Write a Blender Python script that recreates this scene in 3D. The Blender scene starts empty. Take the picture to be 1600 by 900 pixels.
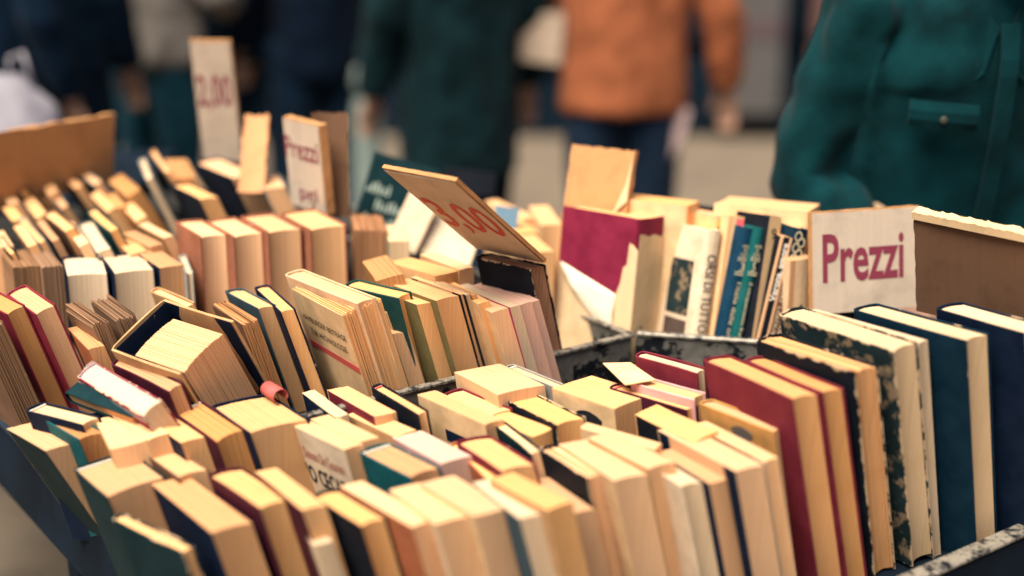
import bpy, bmesh, math, random
from mathutils import Vector, Matrix, noise
SC = bpy.context.scene
COL = SC.collection
RND = random.Random(7)
R = math.radians

# ------------------------------------------------------------------ camera, sky, sun, exposure
cam_d = bpy.data.cameras.new('camera'); cam = bpy.data.objects.new('camera', cam_d); COL.objects.link(cam)
cam_d.lens = 50; cam_d.sensor_width = 36; cam_d.clip_end = 400
cam.location = (0, 0, 1.6); cam.rotation_euler = (R(90-17), 0, 0)
cam_d.dof.use_dof = True; cam_d.dof.focus_distance = 2.14; cam_d.dof.aperture_fstop = .88
SC.camera = cam
SUN = Vector((-.30, -.40, 1.0)).normalized()
W = bpy.data.worlds.new('World'); SC.world = W; W.use_nodes = True
nt = W.node_tree; nt.nodes.clear()
sky = nt.nodes.new('ShaderNodeTexSky'); sky.sky_type = 'NISHITA'; sky.sun_disc = False
sky.sun_elevation = math.asin(SUN.z); sky.sun_rotation = math.atan2(SUN.x, SUN.y) % (2*math.pi)
sky.air_density = .8; sky.dust_density = 6.0; sky.ozone_density = 1.0
bg = nt.nodes.new('ShaderNodeBackground'); bg.inputs[1].default_value = .06
wo = nt.nodes.new('ShaderNodeOutputWorld')
nt.links.new(sky.outputs[0], bg.inputs[0]); nt.links.new(bg.outputs[0], wo.inputs[0])
sd = bpy.data.lights.new('sun', 'SUN'); sd.energy = 4.4; sd.angle = R(42); sd.color = (1, .92, .80)
so = bpy.data.objects.new('sun', sd); COL.objects.link(so); so.location = (-1, -4, 6)
so.rotation_euler = (-SUN).to_track_quat('-Z', 'Y').to_euler()
SC.view_settings.view_transform = 'Standard'; SC.view_settings.look = 'None'
SC.view_settings.exposure = 1.08; SC.view_settings.gamma = 1
SC.view_settings.use_curve_mapping = False

# ------------------------------------------------------------------ small helpers
def link(o, parent=None):
    COL.objects.link(o)
    if parent is not None: o.parent = parent
    return o
def mesh(name, verts, faces, mat, parent=None, smooth=False):
    me = bpy.data.meshes.new(name); me.from_pydata([tuple(v) for v in verts], [], faces); me.update()
    if smooth:
        for p in me.polygons: p.use_smooth = True
    if mat: me.materials.append(mat)
    return link(bpy.data.objects.new(name, me), parent)
def empty(name, label, cat, loc=(0,0,0), rz=0, group=None, kind=None):
    o = bpy.data.objects.new(name, None); o.empty_display_size = .05; link(o); o.location = loc; o.rotation_euler = (0,0,rz)
    return tag(o, label, cat, group, kind)
def tag(o, label=None, cat=None, group=None, kind=None):
    if label: o['label'] = label
    if cat: o['category'] = cat
    if group: o['group'] = group
    if kind: o['kind'] = kind
    return o
BOXF = [(0,3,2,1),(4,5,6,7),(0,1,5,4),(1,2,6,5),(2,3,7,6),(3,0,4,7)]
def box(name, x0, x1, y0, y1, z0, z1, mat, parent=None, bev=.002):
    v = [(x0,y0,z0),(x1,y0,z0),(x1,y1,z0),(x0,y1,z0),(x0,y0,z1),(x1,y0,z1),(x1,y1,z1),(x0,y1,z1)]
    o = mesh(name, v, BOXF, mat, parent)
    if bev: bevel(o.data, bev)
    return o
def bevel(me, off, ang=50):
    bm = bmesh.new(); bm.from_mesh(me)
    es = [e for e in bm.edges if len(e.link_faces) == 2 and e.calc_face_angle(0) > R(ang)]
    bmesh.ops.bevel(bm, geom=es, offset=off, segments=1, affect='EDGES', clamp_overlap=True)
    bm.to_mesh(me); bm.free(); me.update()
import math
CAM_H, PITCH, FPX = 1.6, math.radians(17), 2222.2
_c, _s = math.cos(PITCH), math.sin(PITCH)
def ray(px, py):
    a, b = (px-800)/FPX, (450-py)/FPX
    return (a, _c + b*_s, -_s + b*_c)
def at_z(px, py, z):
    d = ray(px, py); k = (z-CAM_H)/d[2]
    return (d[0]*k, d[1]*k, z)
def at_y(px, py, Y):
    d = ray(px, py); k = Y/d[1]
    return (d[0]*k, Y, CAM_H + d[2]*k)
def solve(fl, fr, bl, z):
    P = at_z(*fl, z); B = at_z(*bl, z)
    wx, wy = B[0]-P[0], B[1]-P[1]; w = math.hypot(wx, wy); ey = (wx/w, wy/w)
    eh = (ey[1], -ey[0])                    # horizontal, to the right along the front
    d = ray(*fr)                            # ray meets vertical plane through P with normal ey
    k = (P[0]*ey[0]+P[1]*ey[1])/(d[0]*ey[0]+d[1]*ey[1])
    Q = (d[0]*k, d[1]*k, CAM_H+d[2]*k)
    a = (Q[0]-P[0])*eh[0]+(Q[1]-P[1])*eh[1]; b = Q[2]-z
    return P, eh, ey, w, math.hypot(a,b), math.atan2(b,a)
# ------------------------------------------------------------------ procedural materials
def nodes(name):
    m = bpy.data.materials.new(name); m.use_nodes = True
    n = m.node_tree.nodes; l = m.node_tree.links
    return m, n, l, n['Principled BSDF']
def setv(b, **k):
    for a, v in k.items():
        b.inputs[a.replace('_', ' ')].default_value = v
def add(n, t, **k):
    x = n.new('ShaderNode'+t)
    for a, v in k.items(): setattr(x, a, v)
    return x
def ramp(n, l, src, stops):
    r = n.new('ShaderNodeValToRGB'); e = r.color_ramp.elements
    while len(e) < len(stops): e.new(.5)
    for i, (p, c) in enumerate(stops):
        e[i].position = p; e[i].color = (*c, 1) if len(c) == 3 else c
    l.new(src, r.inputs[0]); return r
def noise_n(n, l, vec, scale, detail=3, rough=.55, stretch=None):
    t = n.new('ShaderNodeTexNoise'); t.inputs['Scale'].default_value = scale
    t.inputs['Detail'].default_value = detail; t.inputs['Roughness'].default_value = rough
    if stretch:
        mp = n.new('ShaderNodeMapping'); mp.inputs['Scale'].default_value = stretch
        l.new(vec, mp.inputs[0]); vec = mp.outputs[0]
    l.new(vec, t.inputs['Vector']); return t
def math_n(n, l, op, a, b=None):
    m = n.new('ShaderNodeMath'); m.operation = op
    for i, s in enumerate((a, b)):
        if s is None: continue
        if isinstance(s, (int, float)): m.inputs[i].default_value = s
        else: l.new(s, m.inputs[i])
    return m.outputs[0]
def mix_n(n, l, fac, a, b, blend='MIX'):
    m = n.new('ShaderNodeMix'); m.data_type = 'RGBA'; m.blend_type = blend
    for sock, s in ((m.inputs[0], fac), (m.inputs[6], a), (m.inputs[7], b)):
        if isinstance(s, (int, float)): sock.default_value = s
        elif isinstance(s, tuple): sock.default_value = (*s, 1)
        else: l.new(s, sock)
    return m.outputs[2]
def mul(c, k): return tuple(x*k for x in c)

PAPER = dict(cream=(.75,.405,.175), tan=(.60,.305,.125), brown=(.27,.145,.075), orange=(.52,.25,.10), white=(.66,.46,.27),
             rust=(.36,.17,.08), pink=(.60,.36,.26))
def make_paper(k):
    c = PAPER[k]; m, n, l, b = nodes('paper_'+k)
    tc = add(n, 'TexCoord').outputs['Object']; oi = add(n, 'ObjectInfo').outputs['Random']
    s1 = noise_n(n, l, tc, 1, 2, .6, (620, .8, .7)); s2 = noise_n(n, l, tc, 1, 2, .5, (190, .5, .5))
    st = math_n(n, l, 'ADD', math_n(n, l, 'MULTIPLY', s1.outputs[0], .6), math_n(n, l, 'MULTIPLY', s2.outputs[0], .4))
    deep = .5 if k in ('brown', 'rust', 'orange') else .78
    col = ramp(n, l, st, [(.34, mul(c, deep)), (.47, mul(c, .92)), (.7, c)]).outputs[0]
    blot = noise_n(n, l, tc, 16, 4, .6)
    bl = ramp(n, l, blot.outputs[0], [(.5, (0,0,0)), (.75, (.28,.28,.28))]).outputs[0]
    col = mix_n(n, l, bl, col, (c[0]*.78, c[1]*.66, c[2]*.5))
    hs = n.new('ShaderNodeHueSaturation'); l.new(col, hs.inputs['Color'])
    mr = n.new('ShaderNodeMapRange'); l.new(oi, mr.inputs[0]); mr.inputs[3].default_value = .82; mr.inputs[4].default_value = 1.06
    l.new(mr.outputs[0], hs.inputs['Value'])
    mr2 = n.new('ShaderNodeMapRange'); l.new(math_n(n, l, 'FRACT', math_n(n, l, 'MULTIPLY', oi, 7.3)), mr2.inputs[0]); mr2.inputs[3].default_value = .88; mr2.inputs[4].default_value = 1.06
    l.new(mr2.outputs[0], hs.inputs['Saturation'])
    l.new(hs.outputs[0], b.inputs['Base Color'])
    bp = n.new('ShaderNodeBump'); bp.inputs['Strength'].default_value = .55; bp.inputs['Distance'].default_value = .0012
    l.new(st, bp.inputs['Height']); l.new(bp.outputs[0], b.inputs['Normal'])
    setv(b, Roughness=.9); b.inputs['Specular IOR Level'].default_value = .15
    return m
COVER = dict(navy=(.003,.010,.028), green_dark=(.003,.020,.024), teal=(.005,.075,.085), teal_dark=(.002,.018,.034), green=(.014,.06,.055),
  black=(.006,.008,.013), maroon=(.15,.018,.030), maroon_dark=(.055,.009,.019), red=(.20,.018,.035), cream=(.64,.42,.22), tan=(.46,.26,.12),
  brown=(.16,.085,.05), white=(.64,.49,.33), rust=(.36,.115,.05), ochre=(.46,.24,.075), mottle=(.010,.022,.024), slate=(.045,.075,.09),
  slate_dark=(.016,.022,.032), grey=(.26,.25,.22), pink=(.62,.33,.30), magenta=(.30,.02,.085), buff=(.62,.42,.25), olive=(.17,.14,.055),
  russet=(.27,.10,.055), mauve=(.15,.09,.11), green_pale=(.09,.19,.14), blue=(.003,.030,.060), green_spine=(.004,.072,.070), orange_pale=(.80,.38,.17),
  greyblue=(.12,.20,.26), wine=(.17,.012,.034))
def make_cover(k, worn=0):
    c = COVER[k]; m, n, l, b = nodes('cover_'+k+('_worn' if worn else ''))
    tc = add(n, 'TexCoord'); ob, ge = tc.outputs['Object'], tc.outputs['Generated']
    big = noise_n(n, l, ob, 22, 5, .6); fine = noise_n(n, l, ob, 420, 2, .6)
    col = ramp(n, l, big.outputs[0], [(.3, mul(c, .78)), (.7, tuple(min(.9, x*1.18+.004) for x in c))]).outputs[0]
    if k == 'mottle':
        p = noise_n(n, l, ob, 30, 6, .7)
        col = mix_n(n, l, ramp(n, l, p.outputs[0], [(.52, (0,0,0)), (.58, (1,1,1))]).outputs[0], col, (.20,.14,.085))
    # rubbed edges: bare board shows along the rim, broken up by noise
    sp = n.new('ShaderNodeSeparateXYZ'); l.new(ge, sp.inputs[0])
    def edge(s): return math_n(n, l, 'MINIMUM', s, math_n(n, l, 'SUBTRACT', 1.0, s))
    d = math_n(n, l, 'MINIMUM', edge(sp.outputs[1]), edge(sp.outputs[2]))
    wn = noise_n(n, l, ob, 28, 6, .72)
    lim = math_n(n, l, 'MULTIPLY', math_n(n, l, 'SUBTRACT', wn.outputs[0], .47 if worn else .62), .14 if worn else .04)
    mask = math_n(n, l, 'LESS_THAN', d, lim)
    bare = (.50,.36,.22) if c[0] < .4 else mul(c, .72)
    col = mix_n(n, l, math_n(n, l, 'MULTIPLY', mask, .85), col, bare)
    l.new(col, b.inputs['Base Color'])
    bp = n.new('ShaderNodeBump'); bp.inputs['Strength'].default_value = .25; bp.inputs['Distance'].default_value = .0006
    l.new(fine.outputs[0], bp.inputs['Height']); l.new(bp.outputs[0], b.inputs['Normal'])
    setv(b, Roughness=.62); b.inputs['Specular IOR Level'].default_value = .07
    return m
_M = {}
def paper(k):
    if ('p', k) not in _M: _M['p', k] = make_paper(k)
    return _M['p', k]
def cover(k, worn=0):
    if ('c', k, worn) not in _M: _M['c', k, worn] = make_cover(k, worn)
    return _M['c', k, worn]
def plain(name, c, rough=.7, spec=.3, metal=0, var=.15, scale=30):
    if name in _M: return _M[name]
    m, n, l, b = nodes(name)
    ob = add(n, 'TexCoord').outputs['Object']; t = noise_n(n, l, ob, scale, 4, .6)
    l.new(ramp(n, l, t.outputs[0], [(.3, mul(c, 1-var)), (.7, mul(c, 1+var))]).outputs[0], b.inputs['Base Color'])
    setv(b, Roughness=rough, Metallic=metal); b.inputs['Specular IOR Level'].default_value = spec
    _M[name] = m; return m
def cardboard(name, c):
    m, n, l, b = nodes(name)
    ob = add(n, 'TexCoord').outputs['Object']
    fl = noise_n(n, l, ob, 1, 2, .5, (180, 180, 4)); bl = noise_n(n, l, ob, 14, 5, .65)
    col = ramp(n, l, fl.outputs[0], [(.3, mul(c, .96)), (.7, mul(c, 1.03))]).outputs[0]
    col = mix_n(n, l, ramp(n, l, bl.outputs[0], [(.48, (0,0,0)), (.8, (.8,.8,.8))]).outputs[0], col, mul(c, .6))
    l.new(col, b.inputs['Base Color'])
    bp = n.new('ShaderNodeBump'); bp.inputs['Strength'].default_value = .4; bp.inputs['Distance'].default_value = .002
    l.new(bl.outputs[0], bp.inputs['Height']); l.new(bp.outputs[0], b.inputs['Normal'])
    setv(b, Roughness=.85); b.inputs['Specular IOR Level'].default_value = .15
    return m
def chipped_steel():
    m, n, l, b = nodes('chipped_steel')
    ob = add(n, 'TexCoord').outputs['Object']
    sp = n.new('ShaderNodeSeparateXYZ'); l.new(ob, sp.inputs[0])
    a = noise_n(n, l, ob, 16, 8, .68); f = noise_n(n, l, ob, 75, 5, .7)
    v = n.new('ShaderNodeTexVoronoi'); v.inputs['Scale'].default_value = 75; l.new(ob, v.inputs['Vector'])
    grey = ramp(n, l, v.outputs['Color'], [(.1, (.11,.105,.092)), (.9, (.18,.168,.142))]).outputs[0]
    grey = mix_n(n, l, .5, grey, ramp(n, l, f.outputs[0], [(.3, (.07,.066,.058)), (.7, (.20,.185,.155))]).outputs[0])
    h = math_n(n, l, 'ADD', math_n(n, l, 'MULTIPLY', math_n(n, l, 'SUBTRACT', a.outputs[0], .5), .22), sp.outputs[2])
    paint = math_n(n, l, 'LESS_THAN', h, .806)
    spots = math_n(n, l, 'GREATER_THAN', f.outputs[0], .40)
    paint = math_n(n, l, 'MULTIPLY', paint, spots)
    l.new(mix_n(n, l, paint, grey, (.006,.008,.012)), b.inputs['Base Color'])
    bp = n.new('ShaderNodeBump'); bp.inputs['Strength'].default_value = .5; bp.inputs['Distance'].default_value = .001
    l.new(paint, bp.inputs['Height']); l.new(bp.outputs[0], b.inputs['Normal'])
    setv(b, Metallic=.35, Roughness=.42)
    return m
def rim_steel():
    m, n, l, b = nodes('rubbed_rim_steel')
    ob = add(n, 'TexCoord').outputs['Object']; f = noise_n(n, l, ob, 55, 6, .7)
    l.new(ramp(n, l, f.outputs[0], [(.42, (.012,.014,.018)), (.52, (.24,.21,.165)), (.8, (.38,.33,.26))]).outputs[0], b.inputs['Base Color'])
    setv(b, Metallic=.3, Roughness=.45); return m
def paving():
    m, n, l, b = nodes('stone_paving')
    ob = add(n, 'TexCoord').outputs['Object']
    br = n.new('ShaderNodeTexBrick'); br.inputs['Scale'].default_value = 1.6; l.new(ob, br.inputs['Vector'])
    br.inputs['Color1'].default_value = (.115,.085,.058,1); br.inputs['Color2'].default_value = (.14,.105,.07,1); br.inputs['Mortar'].default_value = (.06,.05,.038,1)
    br.inputs['Mortar Size'].default_value = .012
    t = noise_n(n, l, ob, 3, 6, .65)
    col = mix_n(n, l, .55, br.outputs[0], ramp(n, l, t.outputs[0], [(.3, (.07,.055,.04)), (.7, (.17,.128,.085))]).outputs[0])
    l.new(col, b.inputs['Base Color']); setv(b, Roughness=.8)
    return m
def cloth(name, c, var=.3):
    m, n, l, b = nodes(name)
    ob = add(n, 'TexCoord').outputs['Object']
    t = noise_n(n, l, ob, 9, 5, .6); w = noise_n(n, l, ob, 300, 2, .5)
    l.new(ramp(n, l, t.outputs[0], [(.3, mul(c, 1-var)), (.7, mul(c, 1+var))]).outputs[0], b.inputs['Base Color'])
    bp = n.new('ShaderNodeBump'); bp.inputs['Strength'].default_value = .3; bp.inputs['Distance'].default_value = .002
    l.new(w.outputs[0], bp.inputs['Height']); l.new(bp.outputs[0], b.inputs['Normal'])
    setv(b, Roughness=.9); b.inputs['Specular IOR Level'].default_value = .06
    b.inputs['Sheen Weight'].default_value = .03
    return m
def clear_film():
    m, n, l, b = nodes('crumpled_plastic_film')
    ob = add(n, 'TexCoord').outputs['Object']; t = noise_n(n, l, ob, 70, 4, .6)
    bp = n.new('ShaderNodeBump'); bp.inputs['Strength'].default_value = .9; bp.inputs['Distance'].default_value = .003
    l.new(t.outputs[0], bp.inputs['Height']); l.new(bp.outputs[0], b.inputs['Normal'])
    setv(b, Base_Color=(.85,.82,.78,1), Roughness=.25, Alpha=.16); b.inputs['Specular IOR Level'].default_value = .8
    return m
STEEL, RIM, PAVE, FILM = chipped_steel(), rim_steel(), paving(), clear_film()
CARD, CARD_DARK, SIGNW = cardboard('brown_cardboard', (.43,.215,.088)), cardboard('dark_cardboard', (.12,.062,.034)), cardboard('white_faced_card', (.44,.35,.265))
INK = plain('maroon_print', (.17,.022,.042), var=.08); INK_RED = plain('red_print', (.36,.045,.035), var=.08)
BLACK = plain('black_print', (.012,.012,.016)); WHITE = plain('white_print', (.75,.70,.60), var=.06); STRIPE = plain('red_stripe', (.50,.075,.065), var=.06)
DARKWOOD = plain('dark_painted_wood', (.004,.009,.016), .8, .08, var=.35, scale=8)
HEADB = plain('striped_headband', (.55,.5,.42), var=.5, scale=500); HEADR = plain('red_headband', (.42,.09,.08), var=.5, scale=400)
# ------------------------------------------------------------------ lettering
_TX = {}
def text_mesh(s, bold=0.0, slant=0.0):
    k = (s, bold, slant)
    if k in _TX: return _TX[k]
    cu = bpy.data.curves.new('lettering', 'FONT'); cu.body = s; cu.size = 1; cu.offset = bold; cu.shear = slant; cu.resolution_u = 3
    ob = bpy.data.objects.new('lettering', cu); COL.objects.link(ob)
    me = bpy.data.meshes.new_from_object(ob)
    bpy.data.objects.remove(ob); bpy.data.curves.remove(cu)
    vs = [v.co.copy() for v in me.vertices]; fs = [tuple(p.vertices) for p in me.polygons]
    bpy.data.meshes.remove(me)
    x0, x1 = min(v.x for v in vs), max(v.x for v in vs); y0, y1 = min(v.y for v in vs), max(v.y for v in vs)
    vs = [((v.x-x0)/(x1-x0), (v.y-y0)/(y1-y0)) for v in vs]
    _TX[k] = (vs, fs); return _TX[k]
def letter(s, org, xa, ya, w, h, mat, parent, deform=None, bold=0, slant=0, name='lettering'):
    """flat print: text fitted to w by h from org along xa and ya"""
    vs, fs = text_mesh(s, bold, slant); org, xa, ya = Vector(org), Vector(xa), Vector(ya)
    pts = [org + xa*(a*w) + ya*(b*h) for a, b in vs]
    if deform: pts = [deform(p) for p in pts]
    return mesh(name, pts, fs, mat, parent)
def patch(name, org, xa, ya, w, h, mat, parent, deform=None, th=.0004):
    org, xa, ya = Vector(org), Vector(xa), Vector(ya); za = xa.cross(ya)
    v = [org+xa*a*w+ya*b*h+za*c for c in (-th, 0) for a, b in ((0,0),(1,0),(1,1),(0,1))]
    if deform: v = [deform(p) for p in v]
    return mesh(name, v, BOXF, mat, parent)
def poly_patch(name, pts, normal, mat, parent, th=.0006):
    n = len(pts); nv = Vector(normal)*th; pts = [Vector(p) for p in pts]
    return mesh(name, pts+[p+nv for p in pts], [tuple(range(n, 2*n)), tuple(range(n-1, -1, -1))]+[(i, (i+1)%n, n+(i+1)%n, n+i) for i in range(n)], mat, parent)

# ------------------------------------------------------------------ a book: local x = thickness, y = width from the near edge, z = height
def book_parts(root, style, t, h, w, cv, pp, deform, flip=False, rough=.25, oh=None, worn=0, nx=18, headband=0):
    hard = style in ('hb', 'old')
    b = min(.0026 if style == 'hb' else .004 if style == 'old' else .0006, t*.2)
    if oh is None: oh = .0035 if hard else 0.0
    r = min(.007 if hard else .0035, t*.45, w*.2); r = max(r, b+.0006)
    fy = (lambda y: w-y) if flip else (lambda y: y)
    def fin(vs): return [deform(Vector((x, fy(y), z))) for x, y, z in vs]
    def turn(fs): return [tuple(reversed(f)) for f in fs] if flip else fs
    cov = None
    if style != 'pg':
        outer = [(0, 0), (0, (w-r)*.35), (0, (w-r)*.7), (0, w-r)]; inner = [(b, 0), (b, (w-r)*.35), (b, (w-r)*.7), (b, w-r)]
        for k in range(1, 6):
            a = math.pi*(1-k/6)
            outer.append((t/2+t/2*math.cos(a), w-r+r*math.sin(a))); inner.append((t/2+(t/2-b)*math.cos(a), w-r+(r-b)*math.sin(a)))
        for q in ((w-r), (w-r)*.7, (w-r)*.35, 0): outer.append((t, q)); inner.append((t-b, q))
        n = len(outer); zs = [0, h*.33, h*.66, h]; vs = []; fs = []
        jag = .0012 if worn else .0003
        for zi, z in enumerate(zs):
            for i in range(n):
                dz = RND.uniform(-jag, jag) if zi == 3 else 0
                vs.append((*outer[i], z+dz)); vs.append((*inner[i], z+dz))
        def I(zi, i, s): return (zi*n+i)*2+s
        for i in range(n-1):
            for zi in range(3):
                fs.append((I(zi,i,0), I(zi+1,i,0), I(zi+1,i+1,0), I(zi,i+1,0)))
                fs.append((I(zi,i,1), I(zi,i+1,1), I(zi+1,i+1,1), I(zi+1,i,1)))
            fs.append((I(3,i,0), I(3,i,1), I(3,i+1,1), I(3,i+1,0)))
            fs.append((I(0,i,0), I(0,i+1,0), I(0,i+1,1), I(0,i,1)))
        for zi in range(3):
            fs.append((I(zi,0,0), I(zi,0,1), I(zi+1,0,1), I(zi+1,0,0)))
            fs.append((I(zi,n-1,0), I(zi+1,n-1,0), I(zi+1,n-1,1), I(zi,n-1,1)))
        cov = mesh('cover', fin(vs), turn(fs), cover(cv, worn), root)
        if hard: bevel(cov.data, min(.0008, b*.3), 55)
    nx = int(max(6, min(44, t/(.0016 if nx > 20 else .0026))))
    # page block: gatherings of leaves, each set a little differently
    x0, x1 = (0, t) if style == 'pg' else (b+.010, t-b-.016) if style == 'old' else (b, t-b)
    gap = .030 if style == 'old' else 0
    if style == 'old':      # dark liners: shade of the open gap painted inside boards and hollow back
        for xx, s in ((b+.0004, 1), (t-b-.0004, -1)):
            patch('gap_shade_liner', (0, 0, 0), (0, 1, 0), (0, 0, 1), w*.93, h*.992, cover('navy'), root, lambda p, xx=xx, s=s: deform(Vector((xx + s*.0004*(1 if abs(p.x) < .0002 else 0), p.y+.003, p.z))))
        patch('gap_shade_liner', (0, 0, 0), (1, 0, 0), (0, 0, 1), t-2*b-.004, h*.992, cover('navy'), root, lambda p: deform(Vector((p.x+b+.002, w-r-b-.001+p.y, p.z))))
    cc = min(.006, t*.14)*(1 if hard else RND.choice((-.35, .35, .6)))
    yb0 = w - (b+.0015 if hard else b) - gap
    vs = []; fs = []; j = .0007*rough if rough < 1 else .0011*rough
    for k in range(nx):
        a0, a1 = k/nx, (k+1)/nx - min(.00012/t, .05/nx)
        if rough >= 1: a0 += RND.uniform(-.3, .3)/nx*.6
        dyt, dzt = RND.uniform(-j, j), RND.uniform(-j, j)
        base = len(vs)
        for z, tp in ((oh, 0), (h-oh, 1)):
            for a, yk in ((a0, 0), (a1, 0), (a1, 1), (a0, 1)):
                s = 4*a*(1-a); x = x0+(x1-x0)*a
                y = (oh*.9 + cc*s + dyt) if yk == 0 else (yb0 - (r*.8)*(1-s) if hard else yb0)
                zz = z + ((dzt - (RND.uniform(0, j*2) if rough >= 1 else 0)) if tp else 0)
                vs.append((x, max(y, .0002 if hard else -.004), zz))
        fs += [tuple(base+q for q in f) for f in BOXF]
    pg = mesh('page_block', fin(vs), turn(fs), paper(pp), root)
    if headband and cov:
        hv = []
        for z0, z1 in ((h-oh-.002, h-oh+.0022),):
            for z in (z0, z1):
                for x, y in ((x0, w-r-.004), (x1, w-r-.004), (x1, w-r-.0008), (x0, w-r-.0008)): hv.append((x, y, z))
        mesh('headband', fin(hv), turn(BOXF), HEADR if headband == 2 else HEADB, pg)
    return cov, pg
def frame(P, eh, ey, phi):
    ex = Vector((eh[0]*math.cos(phi), eh[1]*math.cos(phi), math.sin(phi))); eyv = Vector((ey[0], ey[1], 0)); ez = ex.cross(eyv)
    return Matrix((ex, eyv, ez)).transposed().to_4x4()
LEAN = dict(near_front=14, near_second=15, near_third=15, near_fourth=10, middle_front=17, middle_back=0, far_front=22, far_back=28)
GROUPS = dict(near_front='books in the near tray', near_second='books in the near tray', near_third='books in the near tray', near_fourth='books in the near tray',
              middle_front='books in the middle bin', middle_back='books in the middle bin', far_front='books in the far bin', far_back='books in the far bin')
def ordinal(n):
    return '%d%s' % (n, 'th' if 10 < n % 100 < 14 else {1:'st', 2:'nd', 3:'rd'}.get(n % 10, 'th'))
SHORT = dict(pb=1, pg=1, hb=0, old=0)
BOOKS = {}
def place_rows():
    for rn, row in ROWS.items():
        made = []
        for look, style, cv, pp, fl, fr, bl, z, ex in row['items']:
            P, eh, ey, w, t, phi = solve(fl, fr, bl, z)
            L = R(ex.get('L', LEAN[rn])); phi = max(R(-3), min(phi, max(L, 0)))
            if style == 'old': phi = R(27)
            w = max(.115 if z < 1.02 else .13, min(w, .21)); t = max(.008, t)
            h = (z-ex.get('floor', row['floor']))/math.cos(phi)
            sh = math.tan(max(L-phi, 0)); fan = ex.get('fan', RND.uniform(0, .06) if style == 'pb' else 0); bow = RND.uniform(-.0018, .0018)
            tw = RND.uniform(-.003, .003) if style != 'hb' else 0
            def deform(p, sh=sh, fan=fan, bow=bow, t=t, h=h, w=w, tw=tw):
                x = t/2+(p.x-t/2)*(1+fan*(1-p.y/w)) + sh*(h-p.z) + bow*math.sin(math.pi*min(1, max(0, p.y/w))) + tw*(p.y/w-.5)*(p.z/h)
                return Vector((x, p.y, p.z))
            root = empty('book', 'x', 'book')
            M = frame(P, eh, ey, phi); M.translation = Vector(P) - M.to_3x3() @ Vector((0, 0, h))
            root.matrix_world = M
            book_parts(root, style, t, h, w, cv, pp, deform, rough=ex.get('rough', .3), oh=ex.get('oh'), worn=ex.get('worn', 0),
                       nx=30 if rn == 'middle_front' else 16, headband=ex.get('headband', 0))
            root['group'] = GROUPS[rn]
            made.append(((M @ Vector((sh*h, 0, 0))).dot(U_AX), root, look))
            BOOKS[look] = (root, t, h, w, deform)
        made.sort(key=lambda q: q[0])
        for i, (_, root, look) in enumerate(made):
            root['label'] = '%s, %s %s' % (look, ordinal(i+1), row['where'])
U_AX = Vector((math.sin(R(54)), math.cos(R(54)), 0)); V_AX = Vector((-math.cos(R(54)), math.sin(R(54)), 0))

# ------------------------------------------------------------------ panels (signs, cardboard, leaning covers): two bottom corners at height z, one top corner
def panel_frame(b1, b2, t1, z):
    B1, B2 = Vector(at_z(*b1, z)), Vector(at_z(*b2, z)); e1 = B2-B1; w = e1.length; e1.normalize()
    d = Vector(ray(*t1)); O = Vector((0, 0, CAM_H)); k = (B1-O).dot(e1)/d.dot(e1); T = O+d*k
    up = T-B1; h = up.length; up.normalize(); back = up.cross(e1)
    M = Matrix((e1, back, up)).transposed().to_4x4(); M.translation = B1
    return M, w, h
def sheet(name, w, h, th, mat, parent, jag=.0015, n=14, curl=0.0):
    """a board with slightly ragged edges and a gentle bow"""
    vs = []; fs = []
    for s in (0, 1):
        for i in range(n+1):
            for k in range(n+1):
                x, z = w*k/n, h*i/n
                if i == n: z += RND.uniform(-jag, jag)
                if k == 0 or k == n: x += RND.uniform(-jag, jag)*.6
                y = th*s + curl*math.sin(math.pi*k/n) + curl*.6*(i/n)**2
                vs.append((x, y, z))
    N = (n+1)**2
    def I(s, i, k): return s*N+i*(n+1)+k
    for i in range(n):
        for k in range(n):
            fs.append((I(0,i,k), I(0,i,k+1), I(0,i+1,k+1), I(0,i+1,k))); fs.append((I(1,i,k), I(1,i+1,k), I(1,i+1,k+1), I(1,i,k+1)))
    for k in range(n):
        fs.append((I(0,0,k), I(1,0,k), I(1,0,k+1), I(0,0,k+1))); fs.append((I(0,n,k), I(0,n,k+1), I(1,n,k+1), I(1,n,k)))
        fs.append((I(0,k,0), I(0,k+1,0), I(1,k+1,0), I(1,k,0))); fs.append((I(0,k,n), I(1,k,n), I(1,k+1,n), I(0,k+1,n)))
    return mesh(name, vs, fs, mat, parent)
def sign(label, b1, b2, t1, z, lines, ink, th=.006, ext=.0, group='price signs'):
    M, w, h = panel_frame(b1, b2, t1, z); root = empty('price_sign', label, 'sign', group=group); root.matrix_world = M
    sheet('card_backing', w, h, th, CARD, root, .0007)
    f = sheet('white_face', w*.97, h*.985, .0006, SIGNW, root, jag=.0005); f.location = (w*.012, -.0018, 0)
    for s, x, zz, ww, hh, bold in lines:
        letter(s, (w*x, -.0024, h*zz), (1,0,0), (0,0,1), w*ww, h*hh, ink, root, bold=bold)
    return root, w, h
def cover_book(label, b1, b2, t1, z, th, cv, pp, name='book', cat='book', group=None, style='hb'):
    """a book seen cover-on: cover plane through the three corners"""
    M, w, h = panel_frame(b1, b2, t1, z); root = empty(name, label, cat, group=group)
    e1, back, up = (Vector(M.col[i][:3]) for i in range(3)); B2 = M.translation + e1*w
    N = Matrix((back, -e1, up)).transposed().to_4x4(); N.translation = B2; root.matrix_world = N
    book_parts(root, style, th, h, w, cv, pp, lambda p: p, nx=12)
    return root, th, h, w
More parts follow.
